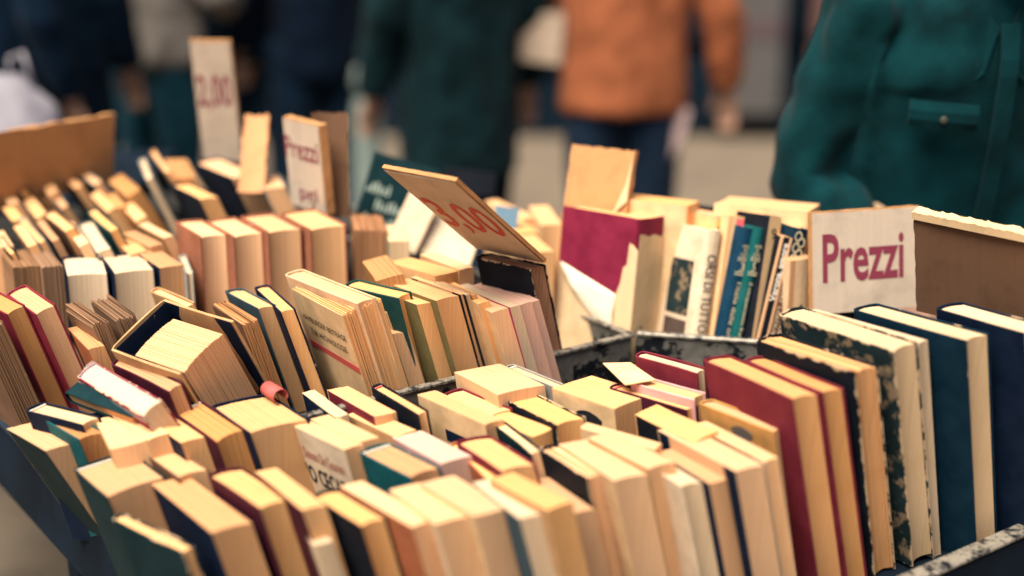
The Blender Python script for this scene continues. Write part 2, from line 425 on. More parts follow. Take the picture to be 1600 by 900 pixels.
# ---------------------------------------------------------------- survey of the books
# each row: floor height, list of (look, style, cover, paper, front-left, front-right, back-left corner of the top, height of the top, extras)
ROWS = {}
ROWS['near_front'] = dict(floor=.612, where='from the side rail, front row of near tray', items=[
 ('narrow tan paperback', 'pb','tan','tan',(897,803),(928,805),(858,775),.80,{}),
 ('tattered black hardback', 'hb','black','cream',(916,746),(954,739),(838,698),.84,dict(rough=1,worn=1)),
 ('plain cream paperback', 'pb','cream','cream',(959,752),(1010,742),(872,694),.84,{}),
 ('thick buff paperback', 'pb','tan','cream',(1014,733),(1054,726),(916,684),.845,{}),
 ('white jacketed hardback', 'hb','white','white',(1064,759),(1104,753),(985,706),.83,{}),
 ('slim tan paperback with navy spine', 'pb','navy','tan',(1107,756),(1136,748),(1030,708),.83,{}),
 ('round cornered cream paperback', 'pb','navy','cream',(1149,737),(1193,729),(1026,672),.85,{}),
 ('slim pale paperback', 'pb','white','cream',(1195,722),(1216,715),(1082,664),.85,{}),
 ('ochre card hardback with dark stain', 'hb','ochre','tan',(1209,674),(1232,668),(1088,628),.87,dict(stain=1)),
 ('large maroon hardback', 'hb','maroon','tan',(1237,623),(1280,616),(1094,560),.925,{}),
 ('slimmer maroon hardback', 'hb','maroon','tan',(1285,613),(1319,606),(1160,560),.925,{}),
 ('black hardback with torn jacket', 'hb','black','tan',(1336,583),(1372,570),(1176,530),.945,dict(rough=1,worn=1)),
 ('mottled dark green hardback', 'hb','mottle','white',(1397,549),(1434,534),(1212,490),.965,dict(worn=1)),
 ('pale slim paperback', 'pb','white','white',(1436,536),(1449,532),(1262,486),.965,{}),
 ('tall dark teal hardback', 'hb','teal_dark','white',(1510,532),(1546,525),(1328,482),.975,{}),
 ('tall navy hardback', 'hb','navy','white',(1600,520),(1640,512),(1457,480),.98,{}),
])
ROWS['near_second'] = dict(floor=.612, where='from the side rail, second row of near tray', items=[
 ('dark green book leaning over','pb','green_dark','tan',(70,705),(116,700),(20,676),.81,dict(L=26,fan=0)),
 ('teal hardback with striped headband','hb','teal','orange',(121,686),(164,674),(66,654),.83,dict(headband=1)),
 ('thick dark green hardback','hb','green_dark','tan',(165,776),(258,744),(115,733),.80,dict(headband=1)),
 ('green hardback with frayed edge','hb','green_dark','cream',(285,864),(303,852),(172,810),.775,dict(worn=1,floor=.6)),
 ('buff paperback with navy cover','pb','navy','tan',(331,833),(393,818),(235,756),.80,{}),
 ('dark maroon hardback','hb','maroon_dark','cream',(403,794),(456,792),(320,740),.82,{}),
 ('thick cream paperback','pb','maroon_dark','cream',(472,798),(508,793),(398,737),.825,{}),
 ('low white booklet','pb','white','white',(490,852),(519,846),(472,830),.78,{}),
 ('black covered cream hardback','hb','black','cream',(562,822),(604,808),(487,775),.815,{}),
 ('low orange paperback','pb','rust','orange',(619,836),(645,829),(580,806),.79,{}),
 ('wide cream paperback','pb','rust','cream',(645,824),(680,817),(530,760),.82,{}),
 ('bleached cream paperback','pb','white','cream',(683,819),(733,815),(606,765),.825,{}),
 ('broad buff paperback','pb','cream','cream',(739,807),(793,804),(655,755),.83,{}),
 ('bleached paperback with slate cover','pb','slate','white',(810,811),(852,805),(738,753),.83,{}),
 ('tan jacketed paperback','pb','tan','cream',(854,798),(892,785),(770,751),.84,{}),
])
ROWS['near_third'] = dict(floor=.612, where='from the side rail, third row of near tray', items=[
 ('navy hardback with striped headband','hb','navy','white',(128,664),(157,650),(45,643),.84,dict(headband=1)),
 ('first of three cream paperbacks','pb','tan','cream',(174,702),(229,688),(147,656),.83,{}),
 ('second of three cream paperbacks','pb','cream','cream',(231,688),(264,677),(175,649),.835,{}),
 ('third of three cream paperbacks','pb','navy','cream',(284,692),(325,686),(224,653),.835,{}),
 ('worn cream book with brown rim','hb','brown','cream',(277,745),(326,732),(224,706),.81,{}),
 ('maroon hardback with brown fore-edge','hb','maroon_dark','orange',(336,691),(381,669),(267,643),.84,dict(headband=1)),
 ('thick navy hardback with pink bookmark','hb','navy','cream',(388,675),(482,654),(327,632),.85,dict(bookmark=1)),
 ('white paperback with lettered cover','pb','white','cream',(538,703),(566,697),(464,668),.84,dict(cecat=1)),
 ('long cream paperback','pb','cream','cream',(561,692),(593,686),(487,657),.84,{}),
 ('bright teal cloth hardback','hb','teal','orange',(640,746),(688,729),(560,706),.83,dict(headband=1)),
 ('pink jacketed paperback','pb','pink','pink',(689,725),(736,718),(626,691),.83,{}),
 ('narrow tan hardback','hb','rust','cream',(760,750),(777,743),(700,694),.82,{}),
 ('red bound cream hardback','hb','maroon','cream',(781,736),(837,725),(708,688),.835,{}),
 ('small dark green hardback','hb','green_dark','cream',(828,710),(845,699),(776,669),.835,{}),
])
ROWS['near_fourth'] = dict(floor=.612, where='from the side rail, fourth row of near tray', items=[
 ('flat white booklet','pb','navy','white',(523,653),(544,647),(472,614),.84,{}),
 ('cream paperback with red cover','pb','maroon','cream',(583,651),(618,646),(511,609),.845,{}),
 ('tan sided paperback','pb','tan','cream',(620,684),(650,672),(545,650),.83,{}),
 ('black hardback with red headband','hb','black','cream',(652,648),(664,631),(577,604),.85,dict(headband=2)),
 ('cream paperback with navy strip','pb','cream','cream',(757,664),(786,659),(652,616),.845,{}),
 ('red edged cream hardback','hb','maroon','cream',(765,652),(801,637),(684,618),.84,{}),
 ('pale strip paperback','pb','tan','cream',(833,682),(864,669),(742,648),.835,{}),
 ('large cream paperback by steel wall','pb','cream','cream',(778,617),(851,607),(721,588),.86,{}),
 ('red and black jacketed hardback','hb','black','cream',(868,664),(916,652),(777,619),.845,dict(worn=1)),
 ('cream paperback with black stain','pb','cream','cream',(960,639),(1021,631),(862,606),.855,dict(stain=1)),
 ('slim grey hardback against steel wall','hb','grey','cream',(866,605),(881,599),(812,583),.855,dict(headband=1)),
 ('long cream volume','pb','cream','cream',(1024,702),(1034,691),(905,669),.84,{}),
 ('slim maroon hardback','hb','maroon_dark','cream',(1073,641),(1091,634),(948,604),.855,dict(headband=2)),
 ('pink spined cream hardback','hb','pink','cream',(1085,625),(1103,613),(1003,602),.865,{}),
 ('maroon hardback against chipped wall','hb','maroon','white',(1090,584),(1104,574),(1014,563),.89,{}),
 ('cream paperback with black cover','pb','black','cream',(1086,692),(1122,674),(990,648),.85,{}),
])
ROWS['middle_front'] = dict(floor=.75, where='from the side rail, front row of middle bin', items=[
 ('swollen brown paged book','pb','brown','brown',(-34,522),(3,500),(-85,490),.93,dict(rough=3)),
 ('first red cloth hardback','hb','red','tan',(9,491),(38,474),(-48,460),.94,{}),
 ('second red cloth hardback','hb','red','tan',(54,491),(86,474),(8,458),.94,{}),
 ('coverless brown page bundle','pg','tan','brown',(142,507),(167,497),(104,480),.93,dict(rough=3)),
 ('second coverless brown page bundle','pg','tan','brown',(181,500),(210,489),(144,473),.93,dict(rough=3)),
 ('low pink brown paperback','pb','rust','orange',(139,546),(165,540),(108,517),.90,{}),
 ('maroon backed brown book','hb','maroon_dark','orange',(262,612),(283,592),(170,568),.88,{}),
 ('huge split backed old book','old','tan','tan',(281,584),(366,499),(168,546),.90,dict(oh=.013,rough=.9)),
 ('small cream book behind split book','hb','tan','cream',(290,480),(304,472),(258,466),.93,{}),
 ('rough cut brown paged book','pb','brown','orange',(377,507),(401,499),(333,478),.93,dict(rough=2)),
 ('slate blue cloth hardback','hb','slate','cream',(401,481),(432,476),(350,454),.94,{}),
 ('navy hardback with shiny jacket','hb','navy','cream',(436,486),(461,481),(395,448),.94,{}),
 ('tall buff hardback','hb','buff','cream',(557,474),(587,464),(442,428),.97,{}),
 ('archaeology paperback with red stripe','pb','cream','cream',(539,491),(588,470),(456,450),.955,dict(hamburg=1,rough=1.6,fan=.25)),
 ('thin striped booklet','pb','white','cream',(603,488),(619,483),(585,477),.93,{}),
 ('short cream booklet','pb','cream','cream',(612,522),(637,519),(590,508),.90,{}),
 ('dark green cloth hardback','hb','green','cream',(622,466),(643,455),(546,448),.96,{}),
 ('cream paperback with olive cover','pb','olive','cream',(650,476),(681,471),(590,453),.95,{}),
 ('fat cream paperback','pb','olive','cream',(682,470),(717,462),(602,442),.955,{}),
 ('curled pinkish page block','pb','ochre','orange',(590,439),(630,428),(565,410),.965,{}),
 ('thin black backed magazine','pb','black','cream',(718,461),(727,459),(641,433),.955,dict(rough=.6)),
 ('thin grey magazine','pb','black','white',(728,461),(736,459),(655,434),.955,dict(rough=.6)),
 ('thin brown magazine','pb','brown','tan',(737,462),(745,460),(668,435),.953,dict(rough=.6)),
 ('slim cream paperback','pb','cream','cream',(749,475),(766,470),(690,445),.945,{}),
 ('plump cream paperback','pb','cream','cream',(768,489),(795,481),(706,455),.935,{}),
 ('magenta backed booklet','pb','magenta','white',(795,481),(812,477),(712,444),.94,{}),
 ('first pale pink booklet','pb','pink','pink',(813,477),(831,471),(738,446),.94,{}),
 ('second pale pink booklet','pb','pink','pink',(832,473),(843,468),(752,440),.94,{}),
 ('worn black leather hardback','hb','black','rust',(828,421),(853,413),(739,401),.99,dict(worn=1,rough=.8)),
])
ROWS['middle_back'] = dict(floor=.75, where='from the side rail, back row of middle bin', items=[
 ('grey fronted book','pb','grey','cream',(-12,388),(20,384),(-22,368),.97,{}),
 ('first dark brown volume','pg','brown','brown',(20,418),(63,416),(11,407),.96,dict(rough=1)),
 ('second dark brown volume','pg','brown','brown',(64,417),(97,414),(56,406),.96,dict(rough=1)),
 ('first navy bound volume','hb','navy','white',(102,429),(169,426),(98,411),.955,{}),
 ('second navy bound volume','hb','navy','white',(176,426),(242,419),(164,410),.955,{}),
 ('brown paged volume with navy cover','pb','navy','orange',(250,419),(288,414),(228,405),.955,{}),
 ('slim white volume','hb','grey','white',(290,426),(302,423),(286,416),.95,{}),
 ('first tall volume','hb','russet','cream',(312,369),(355,365),(272,345),.995,{}),
 ('second tall volume','hb','russet','cream',(364,369),(411,361),(320,344),.995,{}),
 ('third tall volume','hb','russet','cream',(418,362),(471,356),(373,337),1.0,{}),
 ('fourth tall volume','hb','russet','cream',(484,358),(541,349),(436,332),1.0,{}),
 ('brown leather volume','pg','brown','rust',(553,359),(604,362),(551,347),.985,dict(rough=1.5)),
 ('small green box shaped book','pb','green_pale','white',(606,378),(638,377),(604,370),.97,{}),
 ('broad buff page block','pb','tan','cream',(680,431),(717,423),(606,410),.965,{}),
 ('second broad buff page block','pb','tan','cream',(718,422),(740,417),(662,400),.965,{}),
])
ROWS['far_front'] = dict(floor=.78, where='from the side rail, front row of far bin', items=[
 ('cream book with brown pages','pb','tan','cream',(44,386),(58,381),(20,355),.97,{}),
 ('pale grey hardback','hb','grey','cream',(59,379),(71,374),(27,342),.975,{}),
 ('tan book with navy cover','pb','navy','orange',(80,378),(92,374),(57,347),.975,{}),
 ('tan jacketed cream book','hb','brown','cream',(99,362),(118,353),(65,335),.985,{}),
 ('grey flapped cream book','hb','slate','white',(148,394),(174,386),(120,348),.965,{}),
 ('green edged leaning book','hb','green','cream',(170,362),(186,354),(134,330),.985,{}),
 ('cream paperback with brown fore-edge','pb','cream','orange',(235,386),(254,381),(205,372),.965,{}),
 ('small cream paperback','pb','tan','cream',(256,372),(272,368),(228,358),.97,{}),
 ('tall thin grey hardback','hb','grey','white',(227,281),(239,276),(216,250),1.03,{}),
 ('dark slate hardback','hb','slate_dark','cream',(309,310),(342,306),(263,288),1.01,{}),
 ('dark hardback with navy jacket','hb','navy','cream',(361,278),(401,269),(302,253),1.02,{}),
 ('slim black hardback','hb','black','cream',(13,397),(24,392),(-6,372),.97,{}),
 ('pale leaning paperback','pb','white','cream',(124,386),(139,379),(98,352),.97,{}),
 ('wide cream paperback','pb','cream','cream',(203,399),(229,392),(178,374),.955,{}),
 ('pale tan volume','hb','grey','cream',(410,294),(446,290),(402,278),1.01,{}),
])
ROWS['far_back'] = dict(floor=.78, where='from the side rail, back row of far bin', items=[
 ('cream topped mauve book','pb','mauve','cream',(12,320),(30,317),(-2,297),.98,{}),
 ('navy leaning hardback','hb','navy','tan',(29,300),(44,295),(14,279),.99,{}),
 ('brown leaning hardback','hb','brown','tan',(39,282),(56,274),(12,254),1.0,{}),
 ('cream leaning paperback','pb','cream','tan',(75,307),(89,299),(61,282),.985,{}),
 ('dark leaning hardback','hb','black','tan',(114,295),(131,287),(84,267),.99,{}),
 ('grey green leaning hardback','hb','slate','cream',(144,289),(160,281),(111,263),.995,{}),
 ('loose tan paperback','pb','tan','tan',(198,308),(217,292),(168,284),.985,dict(rough=1)),
 ('low tan paperback','pb','tan','tan',(182,326),(198,320),(165,308),.97,dict(rough=1)),
 ('slim tan paperback','pb','tan','cream',(19,346),(34,340),(4,325),.97,{}),
 ('buff leaning paperback','pb','buff','cream',(58,342),(74,333),(36,316),.97,{}),
 ('slim slate hardback','hb','slate','tan',(94,327),(107,318),(70,300),.975,{}),
 ('brown backed paperback','pb','brown','cream',(168,332),(182,322),(140,306),.975,{}),
 ('pale cream paperback','pb','cream','cream',(212,347),(228,338),(190,323),.965,{}),
 ('thin leaning buff board book','hb','tan','cream',(258,270),(266,265),(228,229),1.03,{}),
 ('orange tan paperback','pb','buff','orange',(267,278),(304,277),(257,249),1.02,{}),
])
# ------------------------------------------------------------------ ground and shop front
tag(mesh('pavement', [(-60,-40,0),(60,-40,0),(60,60,0),(-60,60,0)], [(0,1,2,3)], PAVE), kind='structure')
SHOPD = plain('dark_shopfront_paint', (.003,.014,.024), .7, .1, var=.3, scale=3)
SHOPB = plain('dark_stone_base', (.005,.012,.020), .9, .05, var=.4, scale=4)
PANEL = plain('pale_notice_panel', (.085,.08,.075), .7, var=.12, scale=2)
def glass_mat():
    m, n, l, b = nodes('shop_glass'); setv(b, Base_Color=(.006,.014,.022,1), Roughness=.12); b.inputs['Specular IOR Level'].default_value = .25; return m
GLASS = glass_mat()
Yf = 8.3
shop = empty('shop_building', 'dark painted shop front with plinth and tall windows across the street', 'building', (0, Yf, 0))
box('wall', -9, 9, .12, 3.2, 0, 8.0, SHOPD, shop, 0)
box('plinth', -9, 9, -.02, .118, 0, .42, SHOPB, shop, .01)
box('cornice', -9, 9, -.12, .118, 3.1, 3.4, SHOPD, shop, .02)
for k in range(10):
    x = -8.6+k*1.75
    box('pilaster', x-.14, x+.14, -.06, .117, .422, 3.098, SHOPD, shop, .01)
    if k < 9:
        fr = box('window_frame', x+.20, x+1.55, .05, .115, .55, 2.95, SHOPB, shop, .01)
        box('window_pane', x+.27, x+.86, .035, .049, .64, 2.88, GLASS, fr, 0); box('window_pane', x+.90, x+1.48, .035, .049, .64, 2.88, GLASS, fr, 0)
nb = empty('notice_board', 'pale grey notice board with faded red band on dark shop front', 'notice board', at_y(1165, 178, Yf-.13))
s = (Yf-.13)/FPX/_c*1.0
box('board', -.19, .19, -.02, .02, 0, 1.25, PANEL, nb, .004)
box('frame', -.215, -.192, -.03, .03, -.03, 1.28, SHOPB, nb, .004); box('frame', .192, .215, -.03, .03, -.03, 1.28, SHOPB, nb, .004)
box('red_band', -.185, .185, -.026, -.0205, .44, .54, plain('faded_red_band', (.085,.055,.058), var=.2), nb, 0)
nb2 = empty('narrow_poster', 'narrow pinkish poster beside the notice board on dark pilaster', 'poster', at_y(1278, 130, Yf-.13))
box('sheet', -.05, .05, -.01, .01, 0, .22, plain('faded_pink_paper', (.14,.07,.06)), nb2, 0)
box('sheet', -.045, .045, -.01, .01, .27, .75, plain('faded_pink_paper', (.14,.07,.06)), nb2, 0)
po = empty('street_bollard', 'pale grey street bollard with round head among the passers-by', 'bollard', (at_y(578, 300, 5.2)[0], 5.2, 0))
def lathe(name, prof, mat, parent, seg=20):
    vs = []; fs = []
    for r_, z_ in prof:
        for k in range(seg):
            a = 2*math.pi*k/seg; vs.append((r_*math.cos(a), r_*math.sin(a), z_))
    for i in range(len(prof)-1):
        for k in range(seg): fs.append((i*seg+k, i*seg+(k+1)%seg, (i+1)*seg+(k+1)%seg, (i+1)*seg+k))
    fs.append(tuple(range(seg-1, -1, -1))); fs.append(tuple((len(prof)-1)*seg+k for k in range(seg)))
    return mesh(name, vs, fs, mat, parent, True)
POSTM = plain('pale_grey_stone', (.12,.15,.135), .8)
lathe('shaft', [(.085,0),(.085,.06),(.06,.08),(.055,.70),(.04,.74)], POSTM, po)
lathe('head', [(.03,.74),(.045,.76),(.055,.80),(.045,.85),(.015,.875)], POSTM, po)

# ------------------------------------------------------------------ the stall: a dark table with a rail, steel bins on top
ROT = R(36)                     # local x runs along the rows, local y away from the front rail
tbl = empty('stall_table', 'dark painted stall table with low rail and plank sides', 'table', (0,0,0), ROT)
box('table_top', .642, 2.3, 1.092, 3.1, .57, .61, DARKWOOD, tbl)
box('front_rail', .62, 2.3, 1.07, 1.09, .53, .655, DARKWOOD, tbl, .004)
box('rail_cap', .646, 2.3, 1.066, 1.094, .656, .663, RIM, tbl, .002)
box('side_rail', .62, .64, 1.0905, 3.1, .53, .665, DARKWOOD, tbl, .004)
box('rail_cap', .616, .6445, 1.066, 3.1, .666, .672, plain('dark_rail_edge', (.012,.022,.034), .5), tbl, .002)
box('side_board', .66, .68, 1.12, 1.90, .02, .569, DARKWOOD, tbl, .003)
for x, y in ((.69,2.12),(.69,3.0),(2.2,1.15),(2.2,3.0)): box('leg', x-.04, x+.04, y-.03, y+.03, 0, .569, DARKWOOD, tbl, .004)
box('added_shade_top', .642, 1.5, 3.102, 3.85, .57, .61, DARKWOOD, tbl)  # unseen extra top, added to keep the street beneath it in shade
box('riser_shelf', .66, .775, 1.99, 2.42, .611, .748, DARKWOOD, tbl, .003)
def bin_box(label, loc, rz, x0, x1, y0, y1, zf, zt, left=True, front=True, back=True):
    b = empty('steel_bin', label, 'bin', loc, rz, 'steel bins on the stall table'); g = .004
    box('floor', x0+g, x1-g, y0+g, y1-g, zf-.006, zf-.001, STEEL, b, 0)
    if front:
        box('wall', x0, x1, y0-g, y0, .612, zt, STEEL, b, 0); box('rim', x0-.002, x1+.006, y0-.008, y0+.004, zt+.0005, zt+.007, RIM, b, .0015)
    box('wall', x1, x1+g, y0+.0005, y1, .612, zt-.001, STEEL, b, 0); box('rim', x1-.004, x1+.008, y0+.0045, y1, zt+.0002, zt+.0065, RIM, b, .0015)
    if back: box('wall', x0, x1-.0005, y1+.0005, y1+g, .612, zt, STEEL, b, 0)
    if left: box('wall', x0-g, x0-.0005, y0+.0005, y1, .612, zt-.001, STEEL, b, 0)
    return b
bin_box('chipped black steel bin holding the middle rows of books', (0,0,0), ROT, .78, 1.478, 1.700, 2.43, .75, .829)
bin_box('steel bin beyond the tall volumes holding the far rows', (0,0,0), ROT, .65, 1.50, 2.445, 3.05, .78, .85)
# the bin of spine-out books stands askew beside the middle bin
PB = Vector(at_z(988, 524, .829)); PB2 = Vector(at_z(1160, 536, .829)); rb = math.atan2(PB2.y-PB.y, PB2.x-PB.x)
bin_box('chipped steel bin holding the upright spine-out books', (PB.x+.010, PB.y+.002, 0), rb, 0, .62, 0, .30, .75, .829)

# ------------------------------------------------------------------ books in rows
place_rows()
def bk(look): return BOOKS[look]
r_, t, h, w, df = bk('archaeology paperback with red stripe')
def on_left(s, y0, z0, ww, hh, mat, bold=0, e=.0009): return letter(s, (-e, y0, z0), (0,-1,0), (0,0,1), ww, hh, mat, r_, df, bold)
on_left('HAMBURGER BEITRÄGE', w*.93, h*.765, w*.86, h*.060, BLACK)
on_left('ZUR ARCHÄOLOGIE', w*.85, h*.655, w*.72, h*.062, BLACK)
patch('red_stripe', (-.0008, w-.003, h*.515), (0,-1,0), (0,0,1), w-.003, h*.055, STRIPE, r_, df)
r_, t, h, w, df = bk('white paperback with lettered cover')
on_left('Donato De Cesarem', w*.93, h*.80, w*.80, h*.075, INK_RED); on_left("'O CECAT", w*.98, h*.62, w*.80, h*.13, BLACK, .02)
for nm, sc in (('ochre card hardback with dark stain', .9), ('cream paperback with black stain', 1.2)):
    r_, t, h, w, df = bk(nm); cy, cz = w*.42, h-.028*sc
    pts = [df(Vector((-.0006, cy+.020*sc*math.cos(a)*(1+.2*math.sin(3*a)), cz+.014*sc*math.sin(a)))) for a in [2*math.pi*k/14 for k in range(14)]]
    poly_patch('stain', pts, (-.0003, 0, 0), BLACK if sc > 1 else plain('dark_sticker', (.10,.085,.075)), r_, 1)
r_, t, h, w, df = bk('cream paperback with navy strip')
patch('navy_strip', (-.0006, w*.62, h-.055), (0,-1,0), (0,0,1), w*.6, .018, cover('navy'), r_, df)
# curled pink bookmark on the very thick navy book
r_, t, h, w, df = bk('thick navy hardback with pink bookmark')
vs = []; fs = []
for i in range(13):
    a = -.6+i*.42
    for y in (w*.60, w*.93): vs.append((t-.004+.012*math.cos(a), y, h+.010+.011*math.sin(a)))
for i in range(12): fs.append((i*2, i*2+1, i*2+3, i*2+2))
bmk = mesh('paper_bookmark', vs, fs, plain('pink_red_paper', (.42,.09,.075)), r_, True)
sm = bmk.modifiers.new('thickness', 'SOLIDIFY'); sm.thickness = .0006
# folded flap on the thick dark green book
# ------------------------------------------------------------------ fallen books lying across the others
r_, t, h, w = cover_book('dark green hardback lying flat under the plastic wrapped red book', (98,612), (205,652), (118,595), .85, .022, 'green_dark', 'cream', group='books in the middle bin')
P, eh, ey, w, t, phi = solve((222,652), (242,618), (80,566), .862)
wr = empty('book', 'red book in torn clear plastic, lying across the dark green hardback', 'book', group='books in the middle bin')
w = min(w, .21); t = .036; phi = R(30); h = .20; M = frame(P, eh, ey, phi); M.translation = Vector(P)-M.to_3x3()@Vector((0,0,h)); wr.matrix_world = M
cvr, _ = book_parts(wr, 'hb', t, h, w, 'red', 'white', lambda p: p, worn=1, nx=14)
vs = []; fs = []; nn = 26
for i in range(nn+1):
    y = -.004+(w*.99)*i/nn
    for k in range(9):
        s = k/8; x = -.002+(t+.004)*s
        z = h+.0025+.004*noise.noise(Vector((x*60, y*45, 1.3)))+.003*math.sin(math.pi*s) - (.012 if k in (0, 8) else 0)
        vs.append((x, y, z))
for i in range(nn):
    for k in range(8): fs.append((i*9+k, i*9+k+1, (i+1)*9+k+1, (i+1)*9+k))
mesh('plastic_wrapper', vs, fs, FILM, wr, True)

fb = empty('booklet', 'thin blank cream booklet lying open above the slim maroon hardback', 'booklet', at_z(982, 584, .868))
o0 = Vector(fb.location)
q = [Vector(at_z(a, b_, .868+dz))-o0 for a, b_, dz in ((977,601,0), (1024,593,.004), (985,566,.012), (942,567,.006))]
mesh('leaf', [p-Vector((0,0,.0015)) for p in q]+q, BOXF, cover('cream'), fb)
q2 = [Vector(at_z(a, b_, .862+dz))-o0 for a, b_, dz in ((990,601,-.004), (1031,590,-.01), (1000,569,-.004), (960,572,0))]
mesh('back_cover', [p-Vector((0,0,.0015)) for p in q2]+q2, BOXF, cover('rust'), fb)
# ------------------------------------------------------------------ spine-out books
RF = PB + Vector((-math.sin(rb), math.cos(rb), 0))*.05; RN = Vector((-math.sin(rb), math.cos(rb), 0))
def z_on_front(px, py, off=0):
    d = Vector(ray(px, py)); O = Vector((0,0,CAM_H)); k = (RF+RN*off-O).dot(RN)/d.dot(RN); return (O+d*k).z
def spine_book(label, c1, c2, bk_, cv, pp, lean, style='pb', off=0, floor=.75, worn=0, w=None, yaw=None, tilt=0):
    z = z_on_front(*c1, off); P, eh, ey, w0, t, phi = solve(c1, c2, bk_, z); w = w or max(.12, min(w0, .25)); t = max(t, .006)
    phi = R(lean)
    if yaw is not None:         # standing turned by yaw and tipped back by tilt
        ey = (-math.sin(R(yaw)), math.cos(R(yaw))); eh = (ey[1], -ey[0]); d = ray(*c2); k = (P[0]*ey[0]+P[1]*ey[1])/(d[0]*ey[0]+d[1]*ey[1])
        t = max(.006, ((d[0]*k-P[0])*eh[0]+(d[1]*k-P[1])*eh[1])/math.cos(phi))
    M = frame(P, eh, ey, phi) @ Matrix.Rotation(R(-tilt), 4, 'X'); root = empty('book', label, 'book', group='spine-out books in the askew bin')
    h = (z-floor)/math.cos(phi); M.translation = Vector(P)-M.to_3x3()@Vector((0,0,h)); root.matrix_world = M
    book_parts(root, style, t, h, w, cv, pp, lambda p: p, flip=True, worn=worn, nx=14)
    return root, t, h, w
DN, UPR, RT, UP = ((0,0,-1), (1,0,0)), ((0,0,1), (-1,0,0)), (1,0,0), (0,0,1)
def sp_text(b, s, x0, x1, z0, z1, mat, way, bold=0, slant=0):
    """print on a spine inside the local rectangle x0..x1, z0..z1 (fractions)"""
    root, t, h, w = b; e = -.0008
    X0, X1, Z0, Z1 = x0*t, x1*t, z0*h, z1*h
    if way == 'down': return letter(s, (X0, e, Z1), DN[0], DN[1], Z1-Z0, X1-X0, mat, root, None, bold, slant)
    if way == 'up': return letter(s, (X1, e, Z0), UPR[0], UPR[1], Z1-Z0, X1-X0, mat, root, None, bold, slant)
    return letter(s, (X0, e, Z0), RT, UP, X1-X0, Z1-Z0, mat, root, None, bold, slant)
def sp_band(b, name, x0, x1, z0, z1, mat):
    root, t, h, w = b; return patch(name, (x0*t, -.0005, z0*h), RT, UP, (x1-x0)*t, (z1-z0)*h, mat, root)
TEARJ = cardboard('torn_cream_jacket', (.60,.42,.235)); JIN = cardboard('pale_jacket_lining', (.74,.60,.44))
b = spine_book('wine red hardback in torn cream jacket, next to the tall cardboard divider', (1002,343), (1047,343), (880,321), 'wine', 'cream', -7, 'hb')
root, t, h, w = b
# torn jacket: bare strip by the spine, hanging flap, and spine wrap
def lf(fy, fz, e): return (-e, fy*w, fz*h)
poly_patch('torn_jacket', [lf(.0,0,.0006), lf(.0,.80,.0006), lf(.06,.83,.0006), lf(.11,.84,.0006), lf(.12,.70,.0006), lf(.16,.68,.0006), lf(.18,.58,.0006), lf(.23,.49,.0006), lf(.23,0,.0006)][::-1], (-1,0,0), TEARJ, root, .0007)
poly_patch('torn_jacket', [lf(.235,0,.0006), lf(.235,.48,.0006), lf(.99,.62,.0006), lf(.99,0,.0006)][::-1], (-1,0,0), TEARJ, root, .0005)
vs = []; fs = []
for i in range(9):
    for k in range(9):
        a, c = i/8, k/8
        y = w*(.225+.75*a*(1-.42*c)); top = h*(.50+.14*a); low = h*(.17+.24*a)
        vs.append((-.002-.007*math.sin(math.pi*c)*(.4+.6*a)-.003*noise.noise(Vector((a*3, c*4, 2))), y, top+(low-top)*c))
for i in range(8):
    for k in range(8): fs.append((i*9+k, i*9+k+1, i*9+k+10, i*9+k+9))
jf = mesh('jacket_flap', vs, fs, JIN, root, True); sm = jf.modifiers.new('thickness', 'SOLIDIFY'); sm.thickness = .0005
n = 12; top = [(t*k/n, -.0012, h*(.90+.008*math.sin(k*1.3)-.03*k/n+RND.uniform(-.003,.003))) for k in range(n+1)]
poly_patch('torn_jacket', [(0,-.0012,0), (t,-.0012,0)]+top[::-1], (0,-1,0), TEARJ, root, .0006)
b = spine_book('white spined book lettered ORSI DI TUTTO with forest photograph on cover', (1106,358), (1130,360), (1000,339), 'white', 'cream', -11, 'hb', w=.19, yaw=24, tilt=7)
sp_text(b, 'ORSI DI TUTTO', .2, .8, .335, .84, BLACK, 'down')
root, t, h, w = b
patch('cover_photo', (-.0008, w*.50, h*.42), (0,-1,0), (0,0,1), w*.36, h*.36, cover('mottle'), root); patch('cover_photo', (-.0008, w*.50, h*.04), (0,-1,0), (0,0,1), w*.36, h*.35, plain('brown_photo', (.07,.045,.035)), root)
b = spine_book('orange covered magazine lettered domus behind the white spined book', (1121,338), (1137,341), (997,318), 'orange_pale', 'pink', -9, off=.034, w=.24, yaw=27, tilt=7)
sp_band(b, 'yellow_tab', .02, .45, .88, .985, plain('yellow_print', (.66,.40,.09))); sp_band(b, 'red_tab', .5, .98, .80, .985, plain('coral_print', (.62,.11,.13)))
sp_text(b, 'domus', .55, .93, .81, .94, BLACK, 'down', .02); sp_text(b, 'd', .08, .42, .90, .94, BLACK, 'down', .02)
b = spine_book('cream magazine with red domus tab beside the blue spine', (1140,337), (1164,344), (1040,322), 'cream', 'cream', -11, off=.022, w=.22, yaw=24, tilt=7)
sp_band(b, 'red_tab', .50, .97, .835, .985, plain('coral_print', (.62,.11,.13))); sp_text(b, 'domus', .55, .92, .845, .95, BLACK, 'down', .02)
sp_text(b, '372 dicembre 1960', .62, .78, .64, .82, BLACK, 'down')
gold = plain('gold_print', (.62,.52,.33))
